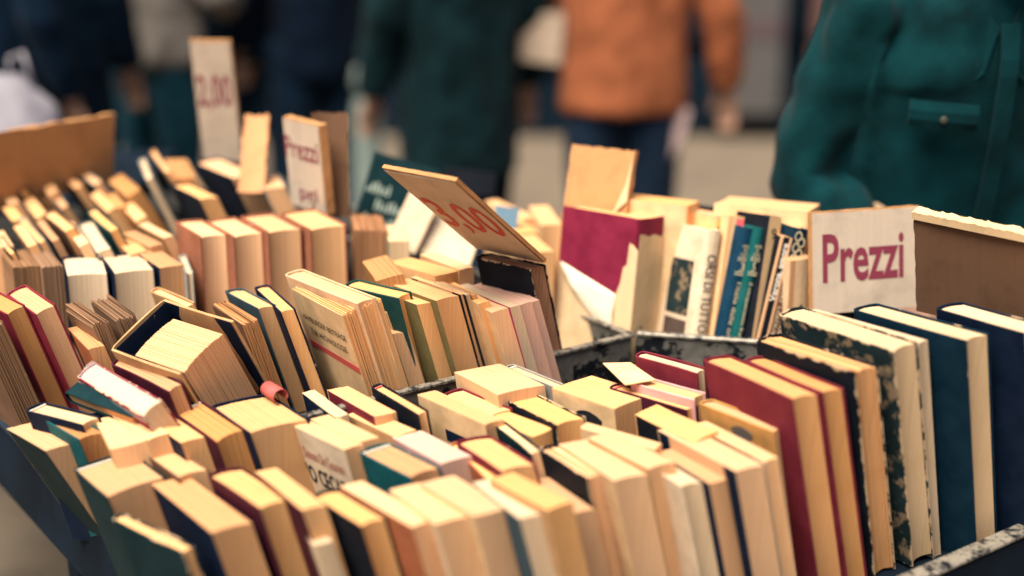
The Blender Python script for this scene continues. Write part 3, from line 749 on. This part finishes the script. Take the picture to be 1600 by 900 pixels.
for lab, c1, c2, cv, num, long_ in (('blue spine numbered 3 of the two drawing master volumes', (1162,355), (1182,359), 'blue', '3', "l'italia dalle origini"),
                                    ('green spine numbered 5 of the two drawing master volumes', (1183,355), (1198,358), 'green_spine', '5', 'il cinquecento francese')):
    b = spine_book(lab, c1, c2, (c1[0]-75, c1[1]-14), cv, 'white', -14, 'hb', off=.004, w=.16, yaw=20, tilt=6)
    for q, s in enumerate(('I DISEGNI', 'DEI', 'MAESTRI')): sp_text(b, s, .2 if q != 1 else .38, .85 if q != 1 else .62, .875-.026*q, .895-.026*q, gold, 'flat')
    for zz in (.795, .810, .705, .720): sp_band(b, 'gold_rule', .06, .95, zz, zz+.006, gold)
    sp_text(b, num, .34, .68, .732, .785, gold, 'flat'); sp_text(b, long_, .28, .76, .22, .66, gold, 'down')
b = spine_book('tall black book with tan spine numbered 9', (1203,337), (1222,342), (1074,321), 'black', 'cream', -13, 'hb', off=.014, w=.25, yaw=32, tilt=6)
TANSP = cardboard('tan_spine_paper', (.50,.33,.175))
sp_band(b, 'tan_spine', .03, .985, 0, .998, TANSP); root, t, h, w = b
letter('9', (t*.30, -.0012, h*.87), RT, UP, t*.42, h*.06, BLACK, root)
b = spine_book('black paperback lettered Verona, amore in white', (1221,369), (1239,372), (1180,360), 'black', 'cream', -14, w=.15, yaw=16, tilt=5)
sp_text(b, 'Verona, amore', .22, .86, .58, .96, WHITE, 'up', .025)
b = spine_book('teal and brown dictionary spine with looped ornament beside Verona book', (1241,355), (1266,360), (1190,345), 'teal_dark', 'cream', -14, 'hb', off=.012, w=.16, yaw=16, tilt=5)
sp_band(b, 'brown_lower_spine', .04, .97, .03, .73, plain('brown_spine', (.10,.045,.03))); root, t, h, w = b
letter('RIZZOLI  LAROUSSE', (t*.14, -.0012, h*.71), DN[0], DN[1], h*.42, t*.22, gold, root); letter('ELANTE STO', (t*.52, -.0012, h*.71), DN[0], DN[1], h*.36, t*.3, gold, root)
for q in range(6):      # chain of loops
    vs = []; fs = []; cz = h*(.775+.035*q); cx = t*(.5+.12*(-1)**q)
    for k in range(14):
        a = 2*math.pi*k/14
        for rr in (.22, .16): vs.append((cx+t*rr*math.cos(a), -.0009, cz+t*rr*1.3*math.sin(a)))
    for k in range(14): k2 = (k+1) % 14; fs.append((2*k, 2*k2, 2*k2+1, 2*k+1))
    mesh('loop_ornament', vs, fs, gold, root)
spine_book('large cream book standing behind the numbered spines', (1264,331), (1280,336), (1140,320), 'cream', 'cream', -6, 'pb', off=.05, w=.16)
spine_book('tall plain cream book rising behind the Prezzi sign', (1388,318), (1401,321), (1250,308), 'buff', 'cream', -5, 'pb', off=.30, w=.19)
spine_book('cream book lying behind the orange magazine', (1075,322), (1092,326), (985,312), 'cream', 'cream', -4, 'pb', off=.06, w=.16)
tb = spine_book('small tan card block with a punched hole, by the Prezzi sign', (1236,408), (1270,410), (1222,402), 'buff', 'tan', 0, 'pb', off=-.02)
lfv = [(tb[1]*.55+.0035*math.cos(a), -.0012, tb[2]*.62+.0045*math.sin(a)) for a in [2*math.pi*k/10 for k in range(10)]]
poly_patch('punched_hole', lfv, (0,-1,0), BLACK, tb[0], .0004)

# ------------------------------------------------------------------ price signs and cardboard
sign('white Prezzi price sign standing before the teal and navy art books', (1268,492), (1438,478), (1266,332), .885,
     [('Prezzi', .10, .30, .74, .48, .02)], INK, .010)
sign('white 3,00 price sign leaning over from the worn black leather book', (742,386), (852,410), (597,262), .995,
     [('3,00', .06, .26, .86, .42, .012)], INK_RED, .006)
sign('white 2,00 price sign standing highest above the far bin', (318,250), (380,252), (296,62), 1.0, [('2,00', .06, .42, .84, .30, .01)], INK, .008)
sgn, w, h = sign('white Prezzi price sign beside the brown cardboard divider', (456,318), (512,336), (442,182), .99, [('Prezzi', .0, .56, .92, .24, .01), ('pri', .30, .06, .5, .2, .01)], INK, .016)
def board(label, b1, b2, t1, z, th, mat, jag=.003, cat='cardboard', fold=None, curl=.004):
    M, w, h = panel_frame(b1, b2, t1, z); root = empty('cardboard_divider', label, cat, group='cardboard dividers'); root.matrix_world = M
    sheet('panel', w, h, th, mat, root, jag, 16, curl)
    return root, w, h
root, w, h = board('tall tan cardboard divider with torn corner behind the wine red book', (858,484), (956,500), (893,226), .83, .012, CARD, .0022)
poly_patch('torn_flap', [(w*.80, -.002, h*.62), (w*.99, -.002, h*.70), (w*1.0, -.002, h*.97), (w*.94, -.002, h*.80)], (0,-1,0), TEARJ, root, .002)
board('dark brown folded cardboard divider beside the Prezzi sign', (490,340), (546,340), (486,178), .98, .014, CARD_DARK, curl=.012)
board('broad light brown cardboard divider at the back of far bin', (-45,335), (176,288), (-45,218), .965, .010, CARD)
board('orange brown cardboard flap behind the 2,00 sign', (372,300), (412,300), (382,178), 1.0, .006, cardboard('orange_cardboard', (.50,.24,.11)))
root, w, h = board('thick torn cardboard box side behind the tall navy art book', (1432,486), (1640,540), (1426,338), .91, .016, CARD_DARK, .002)
tr = sheet('torn_top', w, .012, .020, TEARJ, root, .0022, 44); tr.location = (0, -.002, h-.004)
def lean_book(label, bl, Y, w, h, yaw, tilt, roll, th, cv, pp, group=None, style='hb'):
    M = Matrix.Translation(at_y(*bl, Y)) @ Matrix.Rotation(R(yaw), 4, 'Z') @ Matrix.Rotation(R(-tilt), 4, 'X') @ Matrix.Rotation(R(roll), 4, 'Y')
    e1, back, up = (Vector(M.col[i][:3]) for i in range(3)); N = Matrix((back, -e1, up)).transposed().to_4x4(); N.translation = M.translation+e1*w
    root = empty('book', label, 'book', group=group); root.matrix_world = N; book_parts(root, style, th, h, w, cv, pp, lambda p: p, nx=12)
    return root, th, h, w
# ------------------------------------------------------------------ covers and magazines leaning beyond the middle bin
r4, th, h, w = lean_book('dark green book with faded white script leaning behind brown leather volume', (550,356), 2.60, .130, .150, 4, 14, 17, .02, 'green_dark', 'cream', group='books beyond the middle bin')
SCR = plain('faded_white_script', (.30,.36,.30))
for q, (zf, n0, n1) in enumerate(((.50, 0, 6), (.30, 3, 15), (.10, 1, 14))):
    for k in range(n0, n1):
        ht = h*(.06+.08*abs(math.sin(k*2.3+q))); patch('script_stroke', (-.0006, w*(.95-.06*k), h*zf), (0,-1,.12), (0,0,1), w*.036, ht, SCR, r4)
lean_book('blank white booklet leaning beside dark green scripted book', (604,376), 2.50, .058, .105, -10, 20, 22, .010, 'white', 'white', style='pb', group='books beyond the middle bin')
r5, th, h, w = lean_book('open magazine page of pale print leaning under the 3,00 sign', (652,394), 2.50, .10, .10, -6, 30, 16, .008, 'white', 'white', style='pb', group='books beyond the middle bin')
for q in range(9): patch('print_line', (-.0007, w*.9, h*(.85-.085*q)), (0,-1,0), (0,0,1), w*(.75 if q % 3 else .5), h*.02, plain('grey_print', (.42,.36,.29)), r5)
lean_book('black hardback lying crosswise beyond the 3,00 sign', (690,300), 2.9, .11, .05, 6, 10, 8, .03, 'black', 'cream', group='books beyond the middle bin')
lean_book('grey blue booklet leaning beyond the 3,00 sign', (768,362), 2.5, .045, .05, 10, 20, 12, .008, 'greyblue', 'white', style='pb', group='books beyond the middle bin')
for i, (fl, fr, bl, cv, lk) in enumerate((((818,342),(836,330),(757,314),'cream','long cream paperback'), ((806,366),(842,362),(772,338),'tan','broad cream paperback'),
      ((838,395),(866,392),(812,372),'rust','low cream paperback'), ((846,352),(876,340),(826,322),'cream','small pale paperback'))):
    P, eh, ey, w, t, phi = solve(fl, fr, bl, .945); w = max(.12, min(w, .2)); h = .21
    rt = empty('book', '%s, %s from the 3,00 sign, beyond the middle bin' % (lk, ordinal(i+1)), 'book', group='books beyond the middle bin')
    M = frame(P, eh, ey, 0); M.translation = Vector(P)-Vector((0,0,h)); rt.matrix_world = M
    book_parts(rt, 'pb', max(t, .02), h, w, cv, 'cream', lambda p: p, nx=12)
crate = empty('wooden_crate', 'dark crate under the books beyond the middle bin', 'crate', (.12, 2.66, 0), R(20))
box('floor', -.22, .26, -.24, .24, .70, .75, DARKWOOD, crate)
box('side', -.24, -.222, -.26, .26, .60, .84, DARKWOOD, crate); box('side', .262, .28, -.26, .26, .60, .84, DARKWOOD, crate)
for x in (-.2, .22):
    for y in (-.2, .2): box('leg', x-.02, x+.02, y-.02, y+.02, 0, .699, DARKWOOD, crate)
# ------------------------------------------------------------------ people: lofted limbs fused by a voxel remesh into one skin
def tube(path, rad, seg=14, ref=(0,1,0)):
    """closed loft along a path; rad = list of (half width, half depth)"""
    vs = []; fs = []; n = len(path); P = [Vector(p) for p in path]; ref = Vector(ref)
    for i in range(n):
        d = (P[min(i+1, n-1)]-P[max(i-1, 0)]).normalized()
        a = ref.cross(d)
        if a.length < .05: a = Vector((1,0,0)).cross(d)
        a.normalize(); b = d.cross(a)
        rx, ry = rad[i] if isinstance(rad[i], tuple) else (rad[i], rad[i])
        for k in range(seg):
            t = 2*math.pi*k/seg; vs.append(P[i]+a*rx*math.cos(t)+b*ry*math.sin(t))
    for i in range(n-1):
        for k in range(seg): fs.append((i*seg+k, i*seg+(k+1)%seg, (i+1)*seg+(k+1)%seg, (i+1)*seg+k))
    fs.append(tuple(range(seg-1, -1, -1))); fs.append(tuple((n-1)*seg+k for k in range(seg)))
    return vs, fs
def fuse(name, parts, voxel, mat, parent, smooth=3, fold=None):
    vs = []; fs = []
    for v, f in parts:
        o = len(vs); vs += v; fs += [tuple(o+i for i in q) for q in f]
    me = bpy.data.meshes.new(name); me.from_pydata([tuple(v) for v in vs], [], fs); me.update()
    tmp = bpy.data.objects.new('tmp', me); COL.objects.link(tmp)
    md = tmp.modifiers.new('r', 'REMESH'); md.mode = 'VOXEL'; md.voxel_size = voxel
    dg = bpy.context.evaluated_depsgraph_get(); out = bpy.data.meshes.new_from_object(tmp.evaluated_get(dg))
    bpy.data.objects.remove(tmp); bpy.data.meshes.remove(me)
    bm = bmesh.new(); bm.from_mesh(out)
    for _ in range(smooth): bmesh.ops.smooth_vert(bm, verts=bm.verts, factor=.5, use_axis_x=True, use_axis_y=True, use_axis_z=True)
    if fold:
        bm.normal_update()
        mv = [(v, v.normal*fold(v.co)) for v in bm.verts]
        for v, d in mv: v.co += d
        for _ in range(3): bmesh.ops.smooth_vert(bm, verts=bm.verts, factor=.5, use_axis_x=True, use_axis_y=True, use_axis_z=True)
    bm.to_mesh(out); bm.free()
    for p in out.polygons: p.use_smooth = True
    out.materials.clear(); out.materials.append(mat); out.name = name
    return link(bpy.data.objects.new(name, out), parent)
SKIN = plain('skin', (.42,.24,.16), .55, var=.1); HAIR = plain('dark_hair', (.018,.014,.014), .6)
def hand(wr, d, side, up=(0,0,1)):
    d = Vector(d).normalized(); wr = Vector(wr); nrm = Vector(up); nrm = (nrm-d*nrm.dot(d)).normalized(); s = d.cross(nrm)*side
    out = [tube([wr-d*.03, wr+d*.01, wr+d*.05, wr+d*.085], [(.024,.018),(.03,.017),(.041,.016),(.038,.013)], 10, nrm)]
    for q, (o, ln) in enumerate(((-.03,.062),(-.010,.074),(.011,.070),(.030,.055))):
        b = wr+d*.08+s*o; out.append(tube([b, b+d*ln*.5-nrm*.010, b+d*ln*.85-nrm*.03], [.0095,.0085,.007], 8, s))
    b = wr+d*.02-s*.032; out.append(tube([b, b+d*.03-s*.022-nrm*.008, b+d*.062-s*.026-nrm*.018], [.013,.011,.008], 8, nrm))
    return out
def person(label, x, y, rz, sc, jacket_c, trouser_c, arms, hem=.86, lean=0, broad=1.0, head_fwd=0.0, folds=.010, vox=.011, name='person', collar=True, hair=True, hz=0.0, shoe_c=(.02,.018,.018)):
    """local frame: faces -y, arms = (elbow, wrist) for right (-x) and left (+x)"""
    root = empty('person', label, 'person', (x, y, 0), rz, 'passers-by in the street'); root.scale = (sc, sc, sc)
    bx = .185*broad; SH = [Vector((-bx, 0-lean*.3, 1.40)), Vector((bx, 0-lean*.3, 1.40))]
    parts = [tube([(0,0,.86),(0,0,1.0),(0,-lean*.15,1.15),(0,-lean*.25,1.3),(0,-lean*.3,1.42),(0,-lean*.3-.01,1.46)], [(.155*broad,.105),(.145*broad,.10),(.155*broad,.105),(.17*broad,.11),(.12,.08),(.06,.06)], 20)]
    hc = Vector((0, -lean*.3-.02-head_fwd, 1.62+hz)); nb = Vector((0, -lean*.3-.005, 1.43))
    parts.append(tube([nb, (nb+hc)/2+Vector((0,.02,-.02)), hc-Vector((0,-.01,.05))], [.06,.055,.055]))
    parts.append(tube([hc+Vector(q) for q in ((0,-.045,-.125),(0,-.035,-.11),(0,-.012,-.06),(0,0,0),(0,.005,.06),(0,.008,.10),(0,.01,.118))], [(.02,.015),(.043,.045),(.065,.085),(.076,.098),(.07,.09),(.045,.06),(.012,.015)], 16))
    parts.append(tube([hc+Vector((0,-.092,.015)), hc+Vector((0,-.112,-.022)), hc+Vector((0,-.092,-.034))], [.007,.013,.010], 8, (1,0,0)))
    parts.append(tube([hc+Vector((-.025,-.092,-.062)), hc+Vector((.025,-.092,-.062))], [.008,.008], 8))
    for s in (-1, 1): parts.append(tube([hc+Vector((s*.074,.01,-.03)), hc+Vector((s*.084,.018,.0)), hc+Vector((s*.078,.015,.03))], [(.008,.014),(.008,.02),(.006,.012)], 8))
    for i, (el, wr) in enumerate(arms):
        el, wr = Vector(el), Vector(wr)
        parts.append(tube([SH[i], (SH[i]+el)/2, el, (el+wr)/2, wr], [.052,.047,.04,.036,.027]))
        parts += hand(wr, wr-el, 1 if i == 0 else -1)
    for s in (-1, 1):
        parts.append(tube([(s*.09,0,.92),(s*.095,0,.7),(s*.10,-.005,.48),(s*.10,.01,.3),(s*.10,.02,.08)], [.085,.075,.052,.052,.036]))
        parts.append(tube([(s*.10,.05,.045),(s*.105,-.05,.045),(s*.11,-.17,.03)], [(.035,.045),(.042,.04),(.038,.025)], 10, (0,0,1)))
    fuse('body', parts, vox, SKIN, root, 2)
    jm = jacket_c if not isinstance(jacket_c, tuple) else cloth('jacket_cloth', jacket_c)
    tm = cloth('trouser_cloth', trouser_c)
    g = 1.22
    jp = [tube([(0,0,hem),(0,0,1.0),(0,-lean*.15,1.15),(0,-lean*.25,1.3),(0,-lean*.3,1.405),(0,-lean*.3-.005,1.465)], [(.195*broad,.145),(.19*broad,.14),(.195*broad,.14),(.20*broad,.135),(.15*broad,.105),(.075,.075)], 24)]
    for i, (el, wr) in enumerate(arms):
        el, wr = Vector(el), Vector(wr); inn = SH[i]*.6+Vector((0,-lean*.1,1.36))*.4
        jp.append(tube([inn, SH[i]+Vector((0,0,-.012)), SH[i]*.6+el*.4, el, el*.45+wr*.55, wr+(el-wr)*.05], [.075,.078,.072,.064,.056,.045]))
    sd_ = RND.uniform(0, 50)
    def fold(p):
        q = Vector((p.x*9+sd_, p.y*9, p.z*3.2)); r = 1-abs(noise.noise(q))*2
        k = 1.0
        if folds > .02 and -.19 < p.x < .05 and p.y < 0 and p.z > .95: k = .35 if p.z < 1.25 else .7
        return k*folds*(r*.8+.5*noise.noise(Vector((p.x*22, p.y*22, p.z*14+sd_)))) 
    fuse('jacket', jp, vox, jm, root, 2, fold)
    tp = [tube([(0,0,.80),(0,0,.9),(0,0,1.02)], [(.16*broad,.12),(.165*broad,.12),(.16*broad,.115)], 20)]
    for s in (-1, 1): tp.append(tube([(s*.085,0,.92),(s*.095,0,.7),(s*.10,-.005,.48),(s*.10,.01,.3),(s*.10,.02,.06)], [.105,.095,.075,.07,.066]))
    fuse('trousers', tp, vox, tm, root, 2, lambda p: fold(p)*.6)
    sm_ = plain('dark_shoe_leather', shoe_c, .5)
    for s in (-1, 1): fuse('shoe', [tube([(s*.10,.075,.045),(s*.105,-.03,.05),(s*.11,-.13,.035),(s*.11,-.19,.028)], [(.04,.04),(.048,.05),(.046,.034),(.03,.022)], 12, (0,0,1))], .012, sm_, root)
    if hair: fuse('hair', [tube([hc+Vector(q) for q in ((0,.045,-.07),(0,.03,0),(0,.022,.06),(0,.018,.105),(0,.015,.128))], [(.06,.055),(.083,.08),(.08,.09),(.055,.07),(.015,.02)], 14)], .012, HAIR, root)
    return root
rest = lambda s: ((s*.25,.02,1.12), (s*.27,-.06,.87))
def PX(px, Y): return (px-800)/FPX*Y/_c*1.0 * (1.0)
def gx(px, py, Y): return at_y(px, py, Y)[0]
# man behind the spine-out bin, looking down at the books
JAC = cloth('teal_work_jacket_cloth', (.001,.022,.026), .5)
mY = 2.62; mx = gx(1492, 150, mY)
man = person('person in teal work jacket with flapped chest pocket, bending over the bins', mx, mY, R(4), .965, JAC, (.02,.025,.035),
             (((-.285,-.03,1.06), (-.18,-.26,.90)), ((.32,-.03,1.06), (.20,-.26,.90))), hem=.70, lean=.25, broad=1.17, head_fwd=.10, folds=.026, vox=.009, hz=-.035)
def jfront(fx, z, e=.0):        # a point on the jacket front (local), from the lofted chest ellipse
    for (z0, a0, b0, c0), (z1, a1, b1, c1) in (((1.0,.19,.14,0),(1.15,.195,.14,-.0375)), ((1.15,.195,.14,-.0375),(1.3,.20,.135,-.0625)), ((1.3,.20,.135,-.0625),(1.405,.15,.105,-.075))):
        if z0 <= z <= z1:
            k = (z-z0)/(z1-z0); a, b, c = (a0+(a1-a0)*k)*1.17, b0+(b1-b0)*k, c0+(c1-c0)*k
            s = max(-.98, min(.98, fx/a)); return Vector((fx, c-b*math.sqrt(1-s*s)-.027-e, z))
    return Vector((fx, -.1-e, z))
def strip(name, grid, th, mat, parent):
    """thin cloth from a grid of points, thickened outwards (-y)"""
    ni, nk = len(grid), len(grid[0]); vs = [p for r in grid for p in r]+[p+Vector((0,-th,0)) for r in grid for p in r]; N = ni*nk; fs = []
    for i in range(ni-1):
        for k in range(nk-1):
            q = (i*nk+k, i*nk+k+1, (i+1)*nk+k+1, (i+1)*nk+k); fs.append(tuple(N+j for j in q)); fs.append(q[::-1])
    edge = [(0,k) for k in range(nk)]+[(i,nk-1) for i in range(1,ni)]+[(ni-1,k) for k in range(nk-2,-1,-1)]+[(i,0) for i in range(ni-2,0,-1)]
    for a, b in zip(edge, edge[1:]+edge[:1]):
        ia, ib = a[0]*nk+a[1], b[0]*nk+b[1]; fs.append((ib, ia, N+ia, N+ib))
    return mesh(name, vs, fs, mat, parent, False)
g = [[jfront(-.155+.115*k/6, 1.240-.050*i/3+(.004*math.cos(k*1.1) if i == 3 else 0)-.008*(k/6), .004+.008*math.sin(i)) for k in range(7)] for i in range(4)]
flap = strip('pocket_flap', g, .004, JAC, man)
c = jfront(-.10, 1.206, .016); bt = lathe('button', [(.007,0),(.007,.002),(.005,.003)], plain('dull_brass', (.05,.05,.035), .5), flap, 12); bt.location = c; bt.rotation_euler = (R(90),0,0)
strip('placket', [[jfront(-.012+.032*k/2, 1.375-.37*i/12, .004) for k in range(3)] for i in range(13)], .004, JAC, man)
for s in (-1, 1):
    strip('collar', [[Vector((s*(.012+.062*a), -.075-.115+.085*a+.012*b, 1.335+.115*a-.03*b*(1-a)+ (.03 if b == 0 else -.035)))+Vector((s*.035*b,-.012,0)) for b in (0,.5,1)] for a in (0,.25,.5,.75,1)], .005, JAC, man)
# the others
o_y = 4.6
om = person('person in orange jacket and dark jeans walking away with papers', gx(975,100,o_y), o_y, R(180), 1.0, cloth('orange_jacket_cloth', (.27,.085,.036), .25), (.008,.018,.036),
       (((-.31,.02,1.10), (-.34,-.03,.86)), ((.30,-.06,1.12), (.25,-.30,1.10))), hem=.80, folds=.012, broad=1.05)
paper_w = plain('white_newsprint', (.48,.36,.26), .8)
nw = at_y(832, 62, 4.55)
npz = tag(mesh('newspaper', [(x, y+.012*math.sin(x*40), z) for y in (0, .02) for x, z in ((-.09,-.06),(.09,-.08),(.10,.08),(-.06,.09))], BOXF, paper_w), 'folded white newspaper held out by the person in orange jacket', 'newspaper'); npz.location = nw
bw = at_y(1062, 185, 4.55)
bgm = tag(mesh('paper_bag', [(x*s_, y*s_, z) for z, s_ in ((-.13,1),(-.06,1.15),(.04,.5)) for x, y in ((-.035,-.02),(.035,-.02),(.035,.02),(-.035,.02))], [(3,2,1,0)]+[(a+k, a+(k+1)%4, a+4+(k+1)%4, a+4+k) for a in (0,4) for k in range(4)]+[(8,9,10,11)], plain('pinkish_paper', (.42,.30,.28), .8)), 'small pinkish paper bag hanging from the hand of orange jacket person', 'bag'); bgm.location = bw; bgm.rotation_euler = (0, R(28), 0)
person('person in long dark olive coat standing in the street', gx(716,80,4.5), 4.5, R(205), 1.0, cloth('dark_olive_coat_cloth', (.003,.014,.017), .5), (.006,.012,.02),
       (rest(-1), rest(1)), hem=.62, folds=.016, broad=1.0)
person('person in pale grey jacket and teal jeans beyond the far bin', gx(240,60,5.3), 5.3, R(150), 1.0, cloth('pale_grey_jacket_cloth', (.20,.175,.15), .35), (.008,.045,.065),
       (((-.27,-.05,1.12), (-.16,-.25,1.05)), ((.29,-.03,1.10), (.26,-.24,.98))), hem=.86, folds=.02)
person('person in black coat with back turned, beside pale jacket person', gx(62,60,4.8), 4.8, R(185), 1.02, cloth('black_navy_coat_cloth', (.0015,.008,.018), .4), (.004,.010,.02), (rest(-1), rest(1)), hem=.60, broad=1.15)
person('person in navy jacket and blue jeans between pale jacket and bollard', gx(400,60,5.6), 5.6, R(170), 1.04, cloth('navy_jacket_cloth', (.0015,.009,.021), .4), (.004,.022,.044), (rest(-1), rest(1)), hem=.80, broad=1.1)
person('person in black jacket standing just before the bollard', gx(500,60,5.6), 5.5, R(200), 1.0, cloth('black_jacket_cloth', (.0015,.006,.015), .4), (.004,.014,.030), (rest(-1), rest(1)), broad=.9, hem=.78)
person('person in dark blue coat at the far end of the street group', gx(-30,60,4.4), 4.4, R(160), 1.0, cloth('dark_blue_coat_cloth', (.0015,.008,.019), .4), (.006,.010,.02), (rest(-1), rest(1)), hem=.66, broad=1.1)
# white carrier bag on a dark crate behind the cardboard
cb = empty('carrier_bag', 'crumpled white lilac carrier bag behind the broad cardboard divider', 'bag', at_y(10, 215, 3.55))
def bagm():
    vs = []; fs = []; n = 16; m = 9
    for i in range(m+1):
        z = -.10+.26*i/m; r = .15*(1-.55*(i/m)**2)
        for k in range(n):
            a = 2*math.pi*k/n; q = 1+.28*noise.noise(Vector((math.cos(a)*2, math.sin(a)*2, z*9)))
            vs.append((r*q*math.cos(a), r*.6*q*math.sin(a), z+.03*noise.noise(Vector((a, z*8, 3)))))
    for i in range(m):
        for k in range(n): fs.append((i*n+k, i*n+(k+1)%n, (i+1)*n+(k+1)%n, (i+1)*n+k))
    fs.append(tuple(range(n-1,-1,-1))); return vs, fs
v_, f_ = bagm(); mesh('bag_body', v_, f_, plain('white_plastic_bag', (.30,.28,.31), .45), cb, True)
for s in (-.05, .05): v_, f_ = tube([(s-.03,0,.13),(s-.02,0,.20),(s+.01,0,.215),(s+.03,0,.13)], [.006]*4, 8, (0,1,0)); mesh('handle', v_, f_, plain('white_plastic_bag', (.30,.28,.31), .45), cb, True)
bt_ = at_y(10, 215, 3.55)
tb2 = empty('trestle_table', 'dark trestle table under the white carrier bag', 'table', (bt_[0], 3.6, 0))
box('table_top', -.5, .35, -.25, .3, bt_[2]-.15, bt_[2]-.105, DARKWOOD, tb2)
for x in (-.45, .3):
    for y in (-.2, .25): box('leg', x-.025, x+.025, y-.025, y+.025, 0, bt_[2]-.151, DARKWOOD, tb2)
bpy.context.view_layer.update()
